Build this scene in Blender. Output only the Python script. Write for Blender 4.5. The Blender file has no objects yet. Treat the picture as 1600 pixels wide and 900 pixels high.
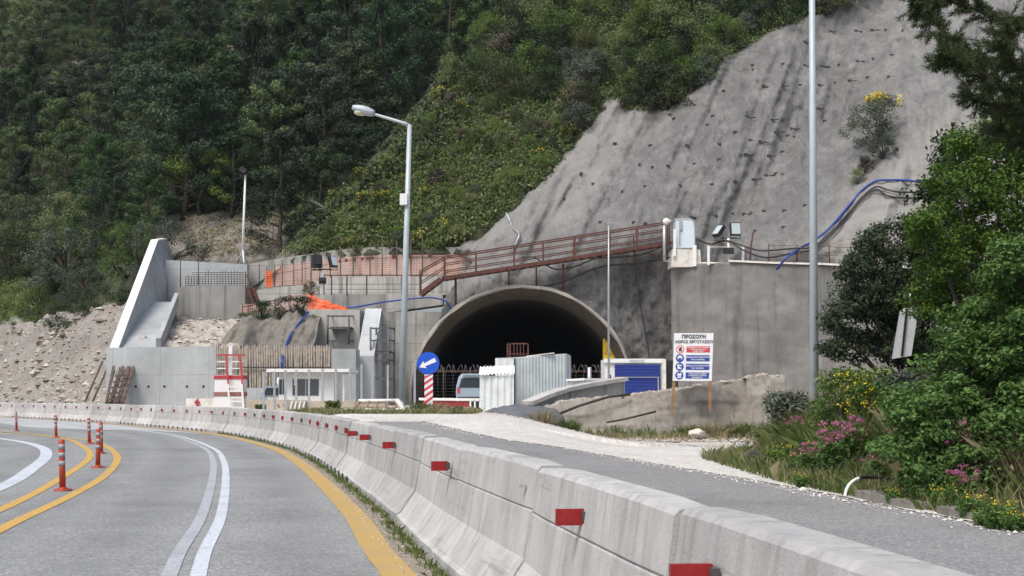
import bpy, bmesh, math, random
import numpy as np
from mathutils import Vector, Matrix, noise
R_=math.radians
C=bpy.context.scene.collection
scene=bpy.context.scene
rng=np.random.default_rng(7); random.seed(7)

# ---------------------------------------------------------------- camera, sky, sun, exposure
F=2222.0; PITCH=math.atan(168/F); EYE=1.33
cam_d=bpy.data.cameras.new('camera'); cam=bpy.data.objects.new('camera',cam_d); C.objects.link(cam)
cam.location=(0,0,EYE); cam.rotation_euler=(math.pi/2+PITCH,0,0)
cam_d.sensor_width=36; cam_d.lens=F*36/1600; cam_d.clip_end=4000; cam_d.clip_start=.1
scene.camera=cam
HAZE=.00009
SUN_EL,SUN_AZ=R_(58),R_(215)      # azimuth clockwise from +Y: behind and left of the camera
w=bpy.data.worlds.new('World'); scene.world=w; w.use_nodes=True
nt=w.node_tree; bg=nt.nodes['Background']; sky=nt.nodes.new('ShaderNodeTexSky')
sky.sky_type='NISHITA'; sky.sun_disc=False; sky.sun_elevation=SUN_EL; sky.sun_rotation=SUN_AZ
sky.air_density=1.0; sky.dust_density=4.0; sky.ozone_density=1.0
nt.links.new(sky.outputs[0],bg.inputs[0]); bg.inputs[1].default_value=.115
sd=bpy.data.lights.new('sun','SUN'); sd.energy=1.75; sd.angle=R_(26); sd.color=(1,.98,.955)
so=bpy.data.objects.new('sun',sd); C.objects.link(so)
so.rotation_euler=Vector((math.sin(SUN_AZ)*math.cos(SUN_EL),math.cos(SUN_AZ)*math.cos(SUN_EL),math.sin(SUN_EL))).to_track_quat('Z','Y').to_euler()
scene.view_settings.view_transform='Standard'; scene.view_settings.look='None'
scene.view_settings.exposure=.66; scene.view_settings.gamma=1
scene.render.engine='CYCLES'
try:
    scene.cycles.use_adaptive_sampling=True; scene.cycles.max_bounces=5; scene.cycles.use_denoising=True
    scene.cycles.diffuse_bounces=3; scene.cycles.glossy_bounces=2; scene.cycles.transmission_bounces=3
except Exception: pass

# ---------------------------------------------------------------- pixel <-> world helpers (real distance given each time)
cp,sp=math.cos(PITCH),math.sin(PITCH)
def ray(px,py):
    a=(px-800)/F; b=-(py-450)/F
    return a/(cp-b*sp), (sp+b*cp)/(cp-b*sp)          # dX/dY, dZ/dY
def P(px,py,Y):
    a,c=ray(px,py); return Vector((a*Y,Y,EYE+c*Y))
def proj(x,y,z):
    yc=y*cp+(z-EYE)*sp; zc=-y*sp+(z-EYE)*cp
    return 800+F*x/yc, 450-F*zc/yc
def ss(t,a,b):
    u=np.clip((t-a)/(b-a),0,1); return u*u*(3-2*u)
def inpoly(px,py,poly):
    px=np.asarray(px,float); py=np.asarray(py,float); r=np.zeros(px.shape,bool)
    n=len(poly); j=n-1
    for i in range(n):
        xi,yi=poly[i]; xj,yj=poly[j]
        c=((yi>py)!=(yj>py)); 
        with np.errstate(divide='ignore',invalid='ignore'):
            r^=c&(px<(xj-xi)*(py-yi)/((yj-yi) if yj!=yi else 1e-9)+xi)
        j=i
    return r
def pdist(px,py,poly,closed=True):
    px=np.asarray(px,float); py=np.asarray(py,float); d=np.full(px.shape,1e9)
    n=len(poly)
    for i in range(n if closed else n-1):
        x0,y0=poly[i]; x1,y1=poly[(i+1)%n]; L=(x1-x0)**2+(y1-y0)**2+1e-9
        t=np.clip(((px-x0)*(x1-x0)+(py-y0)*(y1-y0))/L,0,1)
        d=np.minimum(d,np.hypot(px-x0-t*(x1-x0),py-y0-t*(y1-y0)))
    return d
def catmull(pts,n=10):
    pts=[Vector(p) for p in pts]; out=[]
    for i in range(len(pts)-1):
        p0=pts[max(i-1,0)];p1=pts[i];p2=pts[i+1];p3=pts[min(i+2,len(pts)-1)]
        for k in range(n):
            t=k/n; out.append(.5*((2*p1)+(p2-p0)*t+(2*p0-5*p1+4*p2-p3)*t*t+(3*p1-p0-3*p2+p3)*t**3))
    out.append(pts[-1]); return out
def fbm(x,y,z=0,o=4):
    return noise.fractal(Vector((x,y,z)),1.0,2.0,o)

# ---------------------------------------------------------------- materials
def newmat(name):
    m=bpy.data.materials.new(name); m.use_nodes=True
    n=m.node_tree.nodes; l=m.node_tree.links; return m,n,l,n['Principled BSDF']
def N(n,t,**k):
    x=n.new(t)
    for a,v in k.items(): setattr(x,a,v)
    return x
def mixc(n,l,fac,a,b,mode='MIX'):
    x=n.new('ShaderNodeMix'); x.data_type='RGBA'; x.blend_type=mode
    for i,v in ((0,fac),(6,a),(7,b)):
        if hasattr(v,'is_output'): l.new(v,x.inputs[i])
        elif i==0: x.inputs[0].default_value=v
        else: x.inputs[i].default_value=(*v,1)
    return x.outputs[2]
def nz(n,l,co,scale,detail=4,rough=.6,vec=None):
    x=n.new('ShaderNodeTexNoise'); x.inputs['Scale'].default_value=scale; x.inputs['Detail'].default_value=detail; x.inputs['Roughness'].default_value=rough
    if vec is not None:
        mp=n.new('ShaderNodeMapping'); mp.inputs['Scale'].default_value=vec; l.new(co,mp.inputs[0]); co=mp.outputs[0]
    l.new(co,x.inputs['Vector']); return x.outputs[0]
def rmp(n,l,v,a,b,lo=0,hi=1):
    x=n.new('ShaderNodeMapRange'); x.inputs[1].default_value=a; x.inputs[2].default_value=b; x.inputs[3].default_value=lo; x.inputs[4].default_value=hi
    l.new(v,x.inputs[0]); return x.outputs[0]
def bump(n,l,bs,h,s,d=.02):
    x=n.new('ShaderNodeBump'); x.inputs['Strength'].default_value=s; x.inputs['Distance'].default_value=d
    l.new(h,x.inputs['Height']); l.new(x.outputs[0],bs.inputs['Normal'])
def S(c,k): return tuple(min(1,v*k) for v in c)
def pm(name,col,var=.15,scale=3,rough=.7,metal=0,bmp=0,bscale=30,dirt=None,dirtamt=.5,dscale=1.5,geo=False):
    m,n,l,b=newmat(name)
    if geo: co=n.new('ShaderNodeNewGeometry').outputs['Position']
    else: co=n.new('ShaderNodeTexCoord').outputs['Object']
    a=nz(n,l,co,scale,5)
    c=mixc(n,l,rmp(n,l,a,.3,.7),S(col,1-var),S(col,1+var))
    if dirt is not None:
        d=rmp(n,l,nz(n,l,co,dscale,6,.7),.45,.7,0,dirtamt); c=mixc(n,l,d,c,dirt)
    l.new(c,b.inputs['Base Color']); b.inputs['Roughness'].default_value=rough; b.inputs['Metallic'].default_value=metal
    if bmp: bump(n,l,b,nz(n,l,co,bscale,5),bmp)
    return m
def concrete(name,col,streak=.4,dark=(.1,.1,.095),scale=1.0,joints=None,grain=18,bmp=.35,blot=.25,geo=True):
    m,n,l,b=newmat(name)
    co=(n.new('ShaderNodeNewGeometry').outputs['Position'] if geo else n.new('ShaderNodeTexCoord').outputs['Object'])
    a=nz(n,l,co,.8*scale,6,.65); g=nz(n,l,co,grain*scale,4,.7)
    c=mixc(n,l,rmp(n,l,a,.3,.7),S(col,.78),S(col,1.18))
    c=mixc(n,l,rmp(n,l,g,.35,.75,0,.35),c,S(col,.6))
    s=nz(n,l,co,1.0,5,.65,(2.6*scale,2.6*scale,.16*scale))
    c=mixc(n,l,rmp(n,l,s,.5,.72,0,streak),c,dark)
    s2=nz(n,l,co,.45*scale,5,.7)
    c=mixc(n,l,rmp(n,l,s2,.52,.72,0,blot),c,S(dark,1.6))
    s3=nz(n,l,co,1.0,4,.6,(3.7*scale,3.7*scale,.2*scale))
    c=mixc(n,l,rmp(n,l,s3,.6,.75,0,.3),c,S(col,1.5))
    if name=='barrier_concrete':
        s5=nz(n,l,co,1.0,5,.75,(1.1,.35,6.5)); c=mixc(n,l,rmp(n,l,s5,.58,.72,0,.55),c,(.13,.125,.12))
        s6=nz(n,l,co,9,5,.8); c=mixc(n,l,rmp(n,l,s6,.62,.72,0,.5),c,(.17,.16,.14))
    if joints:
        jx,jz=joints
        sx=n.new('ShaderNodeSeparateXYZ'); l.new(co,sx.inputs[0]); hs=[]
        for o,p in ((0,jx),(2,jz)):
            if not p: continue
            q=N(n,'ShaderNodeMath',operation='PINGPONG'); l.new(sx.outputs[o],q.inputs[0]); q.inputs[1].default_value=p/2
            hs.append(rmp(n,l,q.outputs[0],.0,.035,.55,0))
        for h in hs: c=mixc(n,l,h,c,S(dark,.9))
    l.new(c,b.inputs['Base Color']); b.inputs['Roughness'].default_value=.9
    hh=N(n,'ShaderNodeMath',operation='ADD'); l.new(g,hh.inputs[0]); l.new(a,hh.inputs[1])
    bump(n,l,b,hh.outputs[0],bmp,.03)
    oi=n.new('ShaderNodeObjectInfo'); hv=n.new('ShaderNodeHueSaturation'); l.new(c,hv.inputs['Color']); l.new(rmp(n,l,oi.outputs['Random'],0,1,.84,1.12),hv.inputs['Value']); l.new(hv.outputs[0],b.inputs['Base Color'])
    return m
def leafmat(name,c1,c2,c3=None,trans=.25,objvar=.35,blotch=None):
    m,n,l,b=newmat(name)
    g=n.new('ShaderNodeNewGeometry'); oi=n.new('ShaderNodeObjectInfo')
    c=mixc(n,l,g.outputs['Random Per Island'],c1,c2)
    if c3: c=mixc(n,l,rmp(n,l,oi.outputs['Random'],.55,1,0,.8),c,c3)
    if objvar:
        w2=n.new('ShaderNodeTexWhiteNoise'); w2.noise_dimensions='1D'; l.new(oi.outputs['Random'],w2.inputs['W'])
        hv=n.new('ShaderNodeHueSaturation'); l.new(c,hv.inputs['Color']); l.new(rmp(n,l,oi.outputs['Random'],0,1,.5,1.45),hv.inputs['Value']); l.new(rmp(n,l,w2.outputs['Value'],0,1,.475,.515),hv.inputs['Hue']); l.new(rmp(n,l,w2.outputs['Value'],0,1,.75,1.1),hv.inputs['Saturation']); c=hv.outputs[0]
    l.new(c,b.inputs['Base Color']); b.inputs['Roughness'].default_value=.62
    b.inputs['Specular IOR Level'].default_value=.25
    if trans:
        t=n.new('ShaderNodeBsdfTranslucent'); l.new(c,t.inputs[0]); mx=n.new('ShaderNodeMixShader'); mx.inputs[0].default_value=trans
        l.new(b.outputs[0],mx.inputs[1]); l.new(t.outputs[0],mx.inputs[2]); l.new(mx.outputs[0],n['Material Output'].inputs[0])
    return m
def glassmat(name,col,rough=.12):
    m,n,l,b=newmat(name); b.inputs['Base Color'].default_value=(*col,1); b.inputs['Roughness'].default_value=rough; b.inputs['Specular IOR Level'].default_value=.7; return m
M={}
M['bark']=pm('bark',(.06,.048,.038),.35,6,.95,bmp=.5)
M['bark_grey']=pm('bark_grey',(.2,.185,.165),.3,6,.95)
M['pine']=leafmat('pine_needles',(.037,.073,.026),(.078,.130,.042),(.095,.137,.045),.2,.35)
M['pine_dark']=leafmat('pine_needles_dark',(.022,.046,.024),(.048,.084,.037),None,.2,.3)
M['oak']=leafmat('evergreen_leaves',(.026,.050,.018),(.056,.095,.030),(.10,.145,.036),.2,.3)
M['olive']=leafmat('grey_green_leaves',(.060,.080,.055),(.125,.150,.105),None,.2,.2)
M['broomgrey']=leafmat('broom_twigs',(.085,.105,.075),(.155,.18,.125),None,.2,0)
M['bright']=leafmat('bright_leaves',(.075,.125,.025),(.17,.22,.045),None,.3,.2)
M['maquis']=leafmat('maquis_leaves',(.050,.085,.024),(.115,.165,.042),(.14,.185,.05),.25,.35)
M['dry']=leafmat('dry_leaves',(.10,.085,.055),(.20,.17,.11),None,.2,.2)
M['yellow']=leafmat('yellow_petals',(.75,.55,.02),(.85,.68,.06),None,.2,0)
M['pink']=leafmat('pink_petals',(.36,.09,.19),(.55,.20,.32),None,.25,0)
M['white_petal']=leafmat('white_petals',(.6,.6,.55),(.8,.8,.75),None,.2,0)
M['grass']=leafmat('grass_blades',(.060,.10,.022),(.16,.20,.06),None,.3,0)
M['drygrass']=leafmat('straw_blades',(.22,.19,.10),(.36,.31,.18),None,.25,0)
M['steel']=pm('galvanised_steel',(.42,.44,.45),.12,4,.45,.55)
M['greypole']=pm('grey_painted_pole',(.40,.45,.46),.07,2,.5,.1)
M['rust']=pm('rusty_red_steel',(.10,.036,.026),.45,5,.85,bmp=.3,dirt=(.06,.03,.022),dirtamt=.7,dscale=4)
M['darksteel']=pm('dark_steel',(.045,.042,.040),.3,6,.7,.2)
M['scaf']=pm('scaffold_steel',(.10,.11,.11),.3,6,.6,.4)
M['rebar']=pm('rebar',(.10,.07,.055),.3,9,.9)
M['black']=pm('black_plastic',(.018,.018,.02),.2,5,.5)
M['white']=pm('white_paint',(.78,.78,.76),.06,3,.55,dirt=(.45,.42,.36),dirtamt=.35,dscale=3)
M['whiteold']=pm('old_white_paint',(.68,.66,.60),.1,3,.7,dirt=(.32,.25,.17),dirtamt=.6,dscale=3.5)
M['red']=pm('red_paint',(.42,.035,.045),.12,4,.55,dirt=(.3,.13,.10),dirtamt=.4,dscale=5)
M['reflector']=pm('red_reflector',(.26,.010,.012),.25,25,.4)
M['bracket']=pm('reflector_bracket',(.06,.055,.055),.2,9,.6)
M['orangered']=pm('orange_red_plastic',(.42,.055,.022),.12,6,.5,dirt=(.2,.06,.04),dirtamt=.4,dscale=8)
M['band']=pm('reflective_band',(.27,.29,.30),.12,9,.4)
M['orange']=pm('orange_net',(.85,.15,.035),.2,2,.8,geo=True)
M['palenet']=pm('faded_orange_net',(.80,.40,.29),.2,2,.8,geo=True)
M['blue']=pm('blue_pipe',(.016,.05,.26),.12,5,.4)
M['bluesign']=pm('blue_sign',(.008,.085,.52),.06,3,.4)
M['bluedoor']=pm('blue_shutter',(.008,.026,.20),.12,3,.5,dirt=(.015,.03,.12),dirtamt=.4)
M['signwhite']=pm('sign_white',(.80,.80,.80),.03,3,.5)
M['signblue']=pm('sign_blue',(.025,.065,.34),.06,9,.5)
M['signred']=pm('sign_red',(.62,.06,.07),.06,9,.5)
M['ink']=pm('sign_ink',(.03,.03,.04),.1,9,.6)
M['cabinet']=pm('cabinet_grey',(.56,.63,.66),.05,2,.5)
M['corr']=pm('corrugated_zinc',(.50,.55,.55),.1,2,.5,.15,dirt=(.34,.36,.34),dirtamt=.5)
M['corrwhite']=pm('white_corrugated',(.66,.70,.69),.08,2,.5,.1,dirt=(.40,.37,.30),dirtamt=.4)
M['glass']=glassmat('dark_glass',(.05,.06,.065))
M['carglass']=glassmat('car_glass',(.03,.04,.05))
M['carpaint']=pm('silver_blue_car_paint',(.36,.44,.50),.05,2,.3,.3)
M['signyellow']=pm('yellow_sign',(.75,.55,.02),.1,3,.6)
M['rusty_yellow']=pm('rusty_yellow_post',(.30,.19,.09),.25,7,.8,dirt=(.2,.07,.03),dirtamt=.9,dscale=6)
M['timber']=pm('old_timber',(.36,.30,.23),.3,8,.9)
M['tarp']=pm('geotextile',(.115,.12,.13),.2,2,.85,bmp=.3,bscale=6,geo=True)
M['stone']=pm('pale_stone',(.52,.48,.42),.25,5,.95,bmp=.4)
M['conc_bar']=concrete('barrier_concrete',(.455,.447,.43),.65,(.20,.193,.178),2.3,None,30,.3,.6)
M['conc_new']=concrete('new_concrete',(.41,.43,.43),.22,(.24,.25,.25),.6,(2.6,2.4),15,.15,.2)
M['conc_white']=concrete('white_wing_wall',(.54,.545,.535),.6,(.27,.275,.265),.9,None,15,.15,.15)
M['conc_old']=concrete('weathered_concrete',(.42,.41,.375),.85,(.085,.083,.075),.9,(2.0,1.1),15,.25,.35)
M['conc_dark']=concrete('dark_concrete',(.33,.325,.30),.7,(.07,.07,.07),.8,(1.8,0),15,.25,.4)
M['conc_rim']=concrete('portal_rim',(.37,.345,.305),.5,(.13,.115,.095),1.9,None,10,.6,.7)
M['conc_head']=concrete('headwall_concrete',(.205,.198,.186),.75,(.06,.058,.055),.55,None,10,.5,.45)
M['conc_block']=concrete('block_concrete',(.47,.46,.42),.4,(.2,.195,.18),1.0,None,15,.25,.25)
M['conc_beige']=concrete('beige_block',(.50,.43,.34),.3,(.25,.2,.15),1.5,None,15,.25,.3)
M['lining']=pm('tunnel_lining',(.028,.025,.021),.4,1.2,.95,bmp=.4,bscale=6,geo=True)  # darker than the mouth lining: shade of the tunnel depth is in the colour
M['tunneldark']=pm('unlit_tunnel_black',(.01,.01,.01),.4,1,.95,geo=True)  # near-black colour stands in for the lack of light deep inside

# ---------------------------------------------------------------- mesh builder and tagging
class MB:
    def __init__(s): s.v=[]; s.f=[]; s.sm=[]; s.mi=[]; s.mat=0
    def add(s,vs,fs,smooth=False):
        o=len(s.v); s.v+= [tuple(v) for v in vs]
        for f in fs: s.f.append(tuple(o+i for i in f)); s.sm.append(smooth); s.mi.append(s.mat)
        return s
    def box(s,c,sz,M4=None,bev=0):
        x,y,z=[k/2 for k in sz]; c=Vector(c)
        vs=[Vector((a*x,b*y,d*z)) for a in(-1,1) for b in(-1,1) for d in(-1,1)]
        if M4 is not None: vs=[M4@v for v in vs]
        return s.add([c+v for v in vs],[(0,1,3,2),(4,6,7,5),(0,4,5,1),(2,3,7,6),(0,2,6,4),(1,5,7,3)])
    def bar(s,a,b,wd,ht=None,up=(0,0,1)):
        a=Vector(a);b=Vector(b); d=(b-a); L=d.length; d.normalize(); u=Vector(up)
        if abs(d.dot(u))>.98: u=Vector((0,1,0))
        sd=d.cross(u).normalized(); u=sd.cross(d); ht=ht or wd
        vs=[p+sd*(i*wd/2)+u*(j*ht/2) for p in(a,b) for i,j in((-1,-1),(1,-1),(1,1),(-1,1))]
        return s.add(vs,[(3,2,1,0),(4,5,6,7),(0,1,5,4),(1,2,6,5),(2,3,7,6),(3,0,4,7)])
    def tube(s,pts,r,n=8,cap=True,smooth=True):
        pts=[Vector(p) for p in pts]; k=len(pts); rs=r if hasattr(r,'__len__') else [r]*k; vs=[]; fs=[]
        pu=None
        for i,p in enumerate(pts):
            d=(pts[min(i+1,k-1)]-pts[max(i-1,0)]).normalized()
            u=Vector((0,0,1)) if abs(d.z)<.95 else Vector((1,0,0))
            if pu is not None: u=pu
            sd=d.cross(u)
            if sd.length<1e-4: sd=d.cross(Vector((.3,1,.2)))
            sd.normalize(); u=sd.cross(d).normalized(); pu=u
            for j in range(n):
                t=2*math.pi*j/n; vs.append(p+sd*math.cos(t)*rs[i]+u*math.sin(t)*rs[i])
        for i in range(k-1):
            for j in range(n):
                q=(j+1)%n; fs.append((i*n+j,i*n+q,(i+1)*n+q,(i+1)*n+j))
        s.add(vs,fs,smooth)
        if cap:
            o=len(s.v)-k*n; s.f.append(tuple(o+j for j in range(n))[::-1]); s.f.append(tuple(o+(k-1)*n+j for j in range(n))); s.sm+=[False]*2; s.mi+=[s.mat]*2
        return s
    def prism(s,poly,vec):          # poly: 3D points of a flat polygon, extruded by vec
        n=len(poly); vec=Vector(vec); vs=[Vector(p) for p in poly]+[Vector(p)+vec for p in poly]
        fs=[tuple(range(n))[::-1],tuple(range(n,2*n))]+[(i,(i+1)%n,n+(i+1)%n,n+i) for i in range(n)]
        return s.add(vs,fs)
    def grid(s,fn,nu,nv,smooth=True):
        vs=[fn(i/nu,j/nv) for i in range(nu+1) for j in range(nv+1)]
        return s.add(vs,[(i*(nv+1)+j,(i+1)*(nv+1)+j,(i+1)*(nv+1)+j+1,i*(nv+1)+j+1) for i in range(nu) for j in range(nv)],smooth)
    def sphere(s,c,r,nu=12,nv=8,jit=0):
        c=Vector(c); r=Vector(r) if hasattr(r,'__len__') else Vector((r,r,r)); vs=[];fs=[]
        for j in range(nv+1):
            for i in range(nu):
                t=2*math.pi*i/nu; q=math.pi*j/nv; d=Vector((math.sin(q)*math.cos(t),math.sin(q)*math.sin(t),math.cos(q)))
                k=1+jit*noise.noise(d*1.7+c*3.1); vs.append(c+Vector((d.x*r.x,d.y*r.y,d.z*r.z))*k)
        for j in range(nv):
            for i in range(nu): q=(i+1)%nu; fs.append((j*nu+i,(j+1)*nu+i,(j+1)*nu+q,j*nu+q))
        return s.add(vs,fs,True)
    def build(s,name,mats,parent=None,loc=None):
        me=bpy.data.meshes.new(name)
        me.from_pydata(s.v,[],s.f)
        ms=mats if isinstance(mats,(list,tuple)) else [mats]
        for m in ms: me.materials.append(M[m] if isinstance(m,str) else m)
        me.polygons.foreach_set('use_smooth',s.sm); me.polygons.foreach_set('material_index',s.mi)
        bm=bmesh.new(); bm.from_mesh(me); bmesh.ops.remove_doubles(bm,verts=bm.verts,dist=1e-5); bmesh.ops.recalc_face_normals(bm,faces=bm.faces); bm.to_mesh(me); bm.free()
        o=bpy.data.objects.new(name,me); C.objects.link(o)
        if parent is not None:
            o.parent=parent; o.matrix_parent_inverse=Matrix.Translation(-parent.location) if parent.type=='EMPTY' and not parent.get('_loc') else Matrix.Identity(4)
        return o
def tag(o,label=None,cat=None,group=None,kind=None):
    if label: o['label']=label
    if cat: o['category']=cat
    if group: o['group']=group
    if kind: o['kind']=kind
    return o
def thing(name,label,cat,loc=(0,0,0),group=None,local=False):
    o=bpy.data.objects.new(name,None); C.objects.link(o); o.location=loc; o.empty_display_size=.2
    if local: o['_loc']=1
    return tag(o,label,cat,group)
def structure(o): o['kind']='structure'; return o
def dup(root,loc,rz=0,sc=1,label=None,group=None):
    r=root.copy(); C.objects.link(r); r.location=loc; r.rotation_euler=(0,0,rz); r.scale=(sc,sc,sc) if not hasattr(sc,'__len__') else sc
    if label: r['label']=label
    if group: r['group']=group
    for ch in root.children:
        c=ch.copy(); C.objects.link(c); c.parent=r
        for g in ch.children: d=g.copy(); C.objects.link(d); d.parent=c
    return r
def rawmesh(name,V,Fq,mat,parent=None,smooth=False):
    V=np.asarray(V,np.float32); Fq=np.asarray(Fq,np.int32); k=Fq.shape[1]
    me=bpy.data.meshes.new(name); me.vertices.add(len(V)); me.vertices.foreach_set('co',V.ravel())
    me.loops.add(Fq.size); me.loops.foreach_set('vertex_index',Fq.ravel())
    me.polygons.add(len(Fq)); me.polygons.foreach_set('loop_start',np.arange(0,Fq.size,k,dtype=np.int32))
    me.polygons.foreach_set('use_smooth',np.full(len(Fq),smooth))
    me.update(calc_edges=True); me.validate(); me.materials.append(M[mat] if isinstance(mat,str) else mat)
    o=bpy.data.objects.new(name,me); C.objects.link(o)
    if parent is not None: o.parent=parent
    return o
def unit(a): return a/np.maximum(np.linalg.norm(a,axis=1,keepdims=True),1e-9)
def leaves(pos,nrm,axis,ln,wd):
    """diamond leaves: pos (n,3), nrm, long axis, length, width -> V,F"""
    n=len(pos); ax=unit(axis-nrm*np.sum(axis*nrm,1,keepdims=True)); sd=np.cross(nrm,ax)
    ln=np.broadcast_to(np.asarray(ln,float).reshape(-1,1) if np.ndim(ln) else ln,(n,1)); wd=np.broadcast_to(np.asarray(wd,float).reshape(-1,1) if np.ndim(wd) else wd,(n,1))
    V=np.stack([pos-ax*ln/2,pos+sd*wd/2-ax*ln*.08,pos+ax*ln/2,pos-sd*wd/2-ax*ln*.08],1).reshape(-1,3)
    return V,np.arange(4*n).reshape(n,4)
def cat(parts):
    Vs=[];Fs=[];o=0
    for V,Fq in parts: Vs.append(V); Fs.append(Fq+o); o+=len(V)
    return np.concatenate(Vs),np.concatenate(Fs)
def clumpleaves(r,centers,radii,per,ln,wd,up=.35,out=.5,flat=.8,axup=0.,droop=0.,rnd=.5):
    cs=np.repeat(centers,per,0); rs=np.repeat(np.asarray(radii),per).reshape(-1,1); n=len(cs)
    d=unit(r.normal(size=(n,3))); k=r.random((n,1))**.45
    off=d*k*rs; off[:,2]*=flat
    nr=unit(d*out+np.array([0,0,up])+r.normal(size=(n,3))*rnd)
    ax=r.normal(size=(n,3))*.6+d*.7+np.array([0,0,axup-droop])
    s=.7+.6*r.random(n)
    return leaves(cs+off,nr,ax,ln*s,wd*s)
# ================================================================ TERRAIN
BARR=[(1.55,-5),(.98,0),(.52,4.2),(.08,7.5),(-.47,10.64),(-.83,12.6),(-1.47,16.43),(-2.84,23.5),(-4.2,30),(-5.75,36.4),(-8.68,45.9),(-11.5,53),(-14.67,59.54),(-20.5,70.87),(-31.0,87.5),(-44,104),(-62,122)]
bc=[(v.x,v.y) for v in catmull([(x,y,0) for x,y in BARR],14)]
bxs=np.array([p[0] for p in bc]); bys=np.array([p[1] for p in bc])
def barr_x(y): return float(np.interp(y,bys,bxs))
def side(x,y): return x-np.interp(y,bys,bxs)          # >0 on the yard side of the barrier
def zg(x,y):
    s=side(x,y)
    return np.maximum(.78*ss(y,26,40)*ss(-x,-3.5,1.0)*ss(s,.3,2.0),.78*ss(y,48.5,51)*ss(s,.3,2.0))
def zbank(x,y):      # grassy bank to the right of the service lane
    e=np.interp(y,[0,8,13.9,21,29.8,34,38,44,60],[6.2,5.7,5.0,4.0,3.9,6.6,8.3,8.6,9.5])
    d=x-e
    return np.where(d>0,.95*ss(d,.2,3.2)+.35*ss(d,3,9)+.25*np.clip(d-6,0,40)*.35,-.1)
def hitg(px,py,zf=zg,y0=6,y1=95):
    a,c=ray(px,py); Y=np.linspace(y0,y1,3000); z=EYE+c*Y; g=zf(a*Y,Y); k=np.argmax(z<g)
    return Vector((a*Y[k],Y[k],float(g[k])))
# far ground sheet
g=MB(); E=3000
g.add([(-E,-200,-.25),(E,-200,-.25),(E,E,-.25),(-E,E,-.25)],[(0,1,2,3)])
M['soil']=pm('soil',(.20,.17,.13),.25,.3,.95,geo=True)
structure(g.build('ground','soil'))

def gravelmat(name,c1,c2,speck,bm=.6):
    m,n,l,b=newmat(name); co=n.new('ShaderNodeNewGeometry').outputs['Position']
    v=n.new('ShaderNodeTexVoronoi'); v.inputs['Scale'].default_value=14; l.new(co,v.inputs['Vector'])
    a=nz(n,l,co,.35,6,.7); c=mixc(n,l,rmp(n,l,a,.35,.65),c1,c2)
    c=mixc(n,l,.45,c,mixc(n,l,v.outputs['Color'],S(c1,.5),S(c1,1.4)))
    c=mixc(n,l,rmp(n,l,nz(n,l,co,2.2,5,.7),.55,.75,0,.6),c,speck)
    l.new(c,b.inputs['Base Color']); b.inputs['Roughness'].default_value=.95
    bump(n,l,b,v.outputs['Distance'],bm,.05); return m
M['yard']=gravelmat('yard_gravel',(.46,.42,.36),(.60,.57,.52),(.34,.29,.22))
M['gravel']=gravelmat('white_gravel',(.48,.455,.41),(.66,.64,.60),(.37,.32,.265),.4)
M['rubble']=gravelmat('rubble_soil',(.22,.20,.175),(.39,.365,.325),(.19,.145,.10),1.0)

def asphalt(name,base,dark,spk):
    m,n,l,b=newmat(name); co=n.new('ShaderNodeNewGeometry').outputs['Position']
    v=n.new('ShaderNodeTexVoronoi'); v.inputs['Scale'].default_value=44; l.new(co,v.inputs['Vector'])
    f=nz(n,l,co,38,4,.8); a=nz(n,l,co,.28,6,.7)
    c=mixc(n,l,rmp(n,l,a,.3,.7),dark,base)
    c=mixc(n,l,rmp(n,l,v.outputs['Color'],.4,.9,0,.8),c,spk); v2=n.new('ShaderNodeTexVoronoi'); v2.inputs['Scale'].default_value=30; l.new(co,v2.inputs['Vector']); c=mixc(n,l,rmp(n,l,v2.outputs['Color'],.5,.95,0,.3),c,S(dark,.5))
    c=mixc(n,l,rmp(n,l,f,.48,.7,0,.75),c,S(dark,.45))
    c=mixc(n,l,rmp(n,l,nz(n,l,co,.16,6,.7),.5,.68,0,.6),c,S(dark,.62)); c=mixc(n,l,rmp(n,l,nz(n,l,co,1.3,6,.75),.52,.75,0,.3),c,S(dark,.55))
    at=n.new('ShaderNodeAttribute'); at.attribute_name='track'; mu=N(n,'ShaderNodeMath',operation='MULTIPLY'); l.new(at.outputs['Fac'],mu.inputs[0]); l.new(rmp(n,l,nz(n,l,co,.5,5,.7),.35,.6,.15,.5),mu.inputs[1]); c=mixc(n,l,mu.outputs[0],c,S(dark,.62))
    l.new(c,b.inputs['Base Color']); b.inputs['Roughness'].default_value=.8
    bump(n,l,b,v.outputs['Distance'],.25,.006); return m
M['asphalt']=asphalt('worn_asphalt',(.262,.267,.26),(.195,.20,.194),(.47,.475,.455))
M['asphalt2']=asphalt('lane_asphalt',(.225,.22,.212),(.18,.176,.17),(.42,.415,.40))

# main road: everything left of the barrier
r=MB()
ys=np.linspace(-12,125,160)
def roadfn(u,v):
    y=-12+137*u; x=barr_x(y); return (x+.3-(75+.3)*v**1.6,y,0)
r.grid(roadfn,150,150); rd=structure(r.build('road','asphalt'))
tr=[]
for v_ in rd.data.vertices:
    d_=barr_x(v_.co.y)-v_.co.x; d_/=math.hypot(1,(barr_x(v_.co.y+.3)-barr_x(v_.co.y-.3))/.6)
    tr.append(max(math.exp(-((d_-q)/.42)**2) for q in (1.05,2.75,3.9,5.8,7.6,9.4)))
ta=rd.data.attributes.new('track','FLOAT','POINT'); ta.data.foreach_set('value',np.array(tr,np.float32))
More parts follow.
